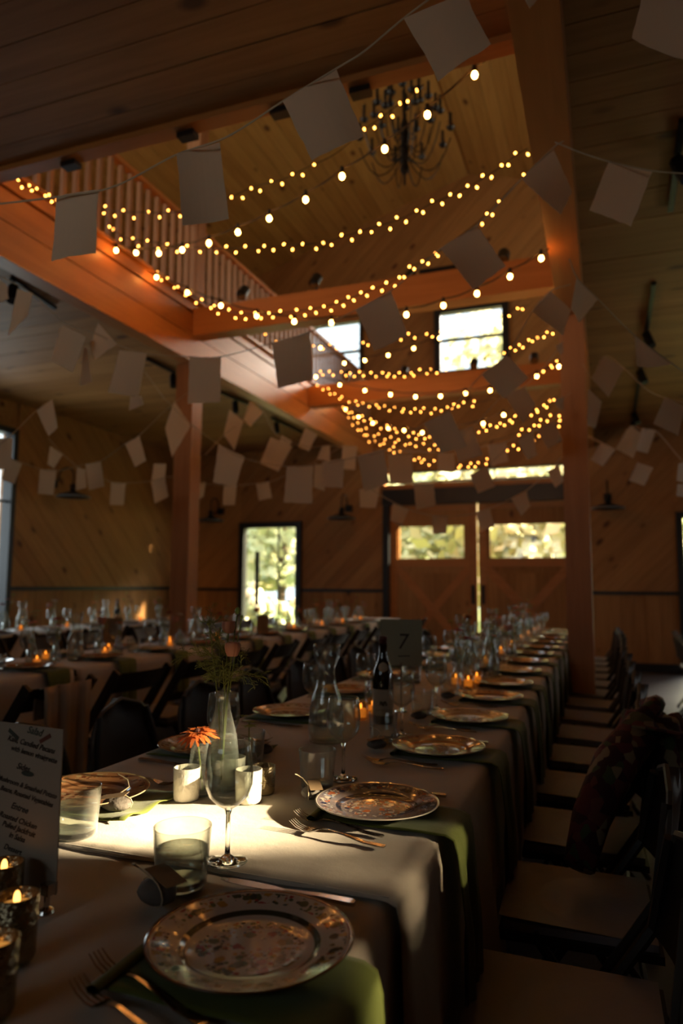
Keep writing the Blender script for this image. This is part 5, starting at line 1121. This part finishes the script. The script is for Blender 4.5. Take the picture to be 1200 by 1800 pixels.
# menu card at lower left ------------------------------------------------------------------------
TRm, BRm = un(110, 1284, 1.05), un(98, 1571, 1.035)
axx = (un(0, 1264, 1.11)-TRm); axx.z = 0; axx.normalize(); BRm = Vector((TRm.x+(BRm-TRm).x*0.5, TRm.y+(BRm-TRm).y*0.5, BRm.z)); TRm = Vector((BRm.x, BRm.y, TRm.z))
mh = TRm.z-BRm.z; mw = 0.157
mc = thing('menu_card', 'tall handwritten menu card standing in a chrome holder at lower left', 'menu', (BRm.x, BRm.y, SURF))
mc.rotation_euler = (0, 0, math.atan2(-axx.y, -axx.x)); zb = BRm.z-SURF
sheet = MB().box((-mw/2, 0.0012, zb+mh/2), (mw, 0.0018, mh)).obj('card_sheet', M['card'], mc)
lines = [('Salad', .0125, .165, -0.052, 'inkgreen'), ('Kale, Candied Pecans', .0095, .150, -0.058, 'ink'), ('with lemon vinaigrette', .0088, .139, -0.052, 'ink'), ('Sides', .011, .121, -0.070, 'ink'),
         ('Mushroom & Smashed Potato', .0085, .100, -0.062, 'ink'), ('Beans, Roasted Vegetables', .0085, .089, -0.062, 'ink'), ('Entree', .011, .073, -0.073, 'ink'), ('Roasted Chicken', .0095, .059, -0.075, 'ink'), ('Pulled Jackfruit', .0095, .049, -0.073, 'ink'), ('in Salsa', .0095, .039, -0.075, 'ink'), ('Dessert', .0095, .024, -0.082, 'ink'), ('& Coffee', .0095, -.001, -0.083, 'inkred')]
for tx, sz, zz, xx, mt in lines:
    sz *= 1.16; xx *= 1.16
    text(tx, sz*1.08, sheet, (xx, -0.0002, zb+(zz+0.012)/0.187*mh), (PI/2, 0.10, 0), M[mt], 'lettering', 0.45, bevel=0.00022)
for cx_, sg in ((-0.108, 1), (-0.033, -1)):   # little root vegetables flanking the heading, a fish and a pie sketch
    MB().bar((cx_-0.008*sg, -0.0002, zb+mh*0.955), (cx_+0.014*sg, -0.0002, zb+mh*0.905), 0.0006, 0.006).obj('ink_sketch', M['inkred' if sg < 0 else 'inkgreen'], sheet)
MB().sphere((-0.070, 0, zb+mh*0.695), 0.014, 12, 6, (1, 0.02, 0.30)).obj('ink_sketch', M['inkgreen'], sheet)
MB().sphere((-0.083, 0, zb+mh*0.135), 0.017, 12, 6, (1, 0.015, 0.38)).obj('ink_sketch', M['inkred'], sheet)
sb = onz(82, 1646, TZ+0.004); lx = mc.matrix_world if False else None
inv = Matrix.Rotation(-mc.rotation_euler.z, 3, 'Z'); q2 = Vector((-0.008, -0.008, 0))
MB().lathe([(0, 0), (0.0115, 0), (0.012, 0.002), (0.010, 0.006), (0.004, 0.010), (0.0042, 0.016), (0.0042, zb+0.012), (0, zb+0.012)], 16, (q2.x, q2.y, 0)).box((q2.x, -0.005, zb+0.010), (0.016, 0.018, 0.016)).obj('card_holder', M['chrome'], mc)
# centre line, farther along the middle table ------------------------------------------------------
fl_sets = [
 ('bud vases of red and rust flowers', [('petal_rd', 0.0, 0.0, 0.26, 0.032, 'd'), ('petal_rd', 0.03, 0.03, 0.22, 0.028, 'd'), ('leafg', -0.04, 0.0, 0.30, 0.012, 'l'), ('leafg', -0.05, 0.02, 0.24, 0.014, 'l')]),
 ('pink and white', [('petal_wh', 0.0, 0.0, 0.24, 0.03, 'd'), ('petal_pk', 0.03, 0.02, 0.20, 0.025, 'r'), ('petal_rd', -0.03, 0.0, 0.25, 0.022, 'd'), ('leafg', 0.0, 0.02, 0.17, 0.02, 'l')]),
 ('yellow-green and orange', [('petal_or', 0.0, 0.0, 0.21, 0.028, 'd'), ('leafg', 0.02, 0.02, 0.26, 0.02, 'l'), ('petal_wh', -0.03, 0.01, 0.22, 0.022, 'd')]),
]
def vase_kind(k):
    def b():
        t = thing('bud_vase', 'x', 'vase'); bud_vase_body(t, 0.030, 0.13, 0.013, 0.5); bunch(t, (0, 0, 0.015), fl_sets[k][1], 40+k); return t
    return b
VL = ['bud vase with red flowers', 'bud vase with pink and white flowers', 'bud vase with orange and green flowers']
def vase(k, loc, label, s_=None): place('v%d' % k, vase_kind(k), loc, random.uniform(0, 6), (VL[k]+' '+label), 'bud vases', s_)
vase(0, G((806, 1206)), 'left of a tall carafe on the middle table')
place('car', carafe, G((826, 1190)), 0, 'glass carafe just right of the red flowers on the middle table', 'carafes', 1.05)
place('car', carafe, G((862, 1180)), 0, 'glass carafe two glasses beyond the red flowers on the middle table', 'carafes', 1.05)
vase(2, G((868, 1190)), 'beside the second far carafe'); vase(1, G((900, 1160)), 'before the cluster of far glasses')
j = 0
for k_, y in enumerate([4.3, 5.0, 5.6, 6.3, 6.9, 7.5, 7.95]):
    vase(k_ % 3, (-0.78+0.05*(k_ % 2), y, SURF), 'far down the middle table, %s one' % ORD[k_], 1.1)
    place('am', votive('amber', True), (-0.70, y+0.1, SURF), 0, 'glowing amber votive far down the middle table, %s' % ['first', 'second', 'third', 'fourth', 'fifth', 'sixth', 'seventh'][k_], 'glowing amber votives')
    if k_ % 2 == 0: place('car', carafe, (-0.86, y+0.22, SURF), 0, 'carafe far down the middle table, %s' % ['first', '', 'second', '', 'third', '', 'fourth'][k_], 'carafes')
# settings on the row to the left --------------------------------------------------------------------
wl = 'near side of left row, '
wf = 'far side of left row, '
for i in range(13):
    y = 1.95+0.6*i
    if y > 9.9: break
    plate(['pe', 'pc', 'pe', 'pe', 'pd'][i % 5], -3.03, y, PN[['pe', 'pc', 'pe', 'pe', 'pd'][i % 5]]+' '+wl+ORD[i]+' place')
    place('nap', hung_napkin, (R2[1]-0.105+0.018, y, SURF+0.0005), 0, 'olive napkin hanging over the table edge '+wl+ORD[i]+' place', 'olive napkins at the left row')
    place('wg', wine_glass, (-3.20, y+0.14, SURF), 0, 'wine glass '+wl+ORD[i]+' place', 'wine glasses')
    if i < 9: place('tumE', tumbler(False), (-3.15, y-0.12, SURF), 0, 'tumbler '+wl+ORD[i]+' place', 'glass tumblers')
    plate(['pd', 'pe', 'pc'][i % 3], -3.43, y+0.1, PN[['pd', 'pe', 'pc'][i % 3]]+' '+wf+ORD[i]+' place', s_=0.95)
    place('wg', wine_glass, (-3.27, y-0.17, SURF), 0, 'wine glass '+wf+ORD[i]+' place', 'wine glasses')
M['kraftmenu'] = M['kraft']
def cardk():
    t = thing('menu_card', 'x', 'menu'); MB().box((0, 0, 0.13), (0.115, 0.002, 0.17)).obj('card_sheet', M['kraft'], t)
    m_ = MB()
    for r_ in range(9): m_.box((0, -0.0014, 0.20-0.016*r_), (0.05+0.02*math.sin(r_*2.1), 0.0004, 0.003))
    m_.obj('lettering', M['ink'], t); MB().tube([(0, 0, 0), (0, 0, 0.05)], 0.003, 6).lathe([(0, 0.004), (0.02, 0.003), (0.022, 0), (0, 0)], 12).obj('card_stand', M['chrome'], t); return t
nmz = ['first', 'second', 'third', 'fourth', 'fifth', 'sixth', 'seventh', 'eighth', 'ninth', 'tenth']
for k_, y in enumerate([2.55, 3.35, 3.95, 4.7, 5.4, 6.2, 7.0, 7.8, 8.5, 9.2]):
    vase((k_*2) % 3, (-3.22, y, SURF), 'along the left row, %s pair, left one' % nmz[k_], 1.15)
    vase((k_*2+1) % 3, (-3.16, y+0.13, SURF), 'along the left row, %s pair, right one' % nmz[k_], 1.0)
    place('am', votive('amber', True), (-3.13, y-0.05, SURF), 0, 'glowing amber votive along the left table row, %s from the camera' % nmz[k_], 'glowing amber votives')
    place('am', votive('amber', True), (-3.30, y+0.2, SURF), 0, 'glowing amber votive on the far side of the left row, %s from the camera' % nmz[k_], 'glowing amber votives')
    if k_ % 2 == 0: place('car', carafe, (-3.27, y-0.17, SURF), 0, 'glass carafe on the left table row, %s' % nmz[k_//2], 'carafes', 1.1)
p = onz(197, 1146, TZ); place('ck', cardk, (p.x, p.y, SURF), 0.5, 'brown kraft menu card standing on the left table row', 'kraft menu cards', 1.1)
p = onz(461, 1122, TZ); place('ck', cardk, (p.x, p.y, SURF), 0.4, 'kraft menu card farther along the left table row, before the glass door', 'kraft menu cards', 0.95)
place('bot', bottle, (-5.5, 7.05, SURF), 0, 'dark wine bottle on the far left table row')
# far left row
for i in range(8):
    y = 3.3+0.65*i; w_ = 'far left row, %s place' % ORD[i]
    plate(['pd', 'pc'][i % 2], -5.42, y, PN[['pd', 'pc'][i % 2]]+' '+w_); place('wg', wine_glass, (-5.58, y+0.15, SURF), 0, 'wine glass '+w_, 'wine glasses')
    place('wg', wine_glass, (-5.72, y-0.1, SURF), 0, 'second wine glass '+w_, 'wine glasses')
    vase(i % 3, (-5.66, y+0.28, SURF), w_, 1.2)
    if i % 2 == 0: place('car', carafe, (-5.63, y-0.2, SURF), 0, 'carafe '+w_, 'carafes', 1.1)
    place('am', votive('amber', True), (-5.52, y+0.33, SURF), 0, 'glowing amber votive '+w_, 'glowing amber votives')
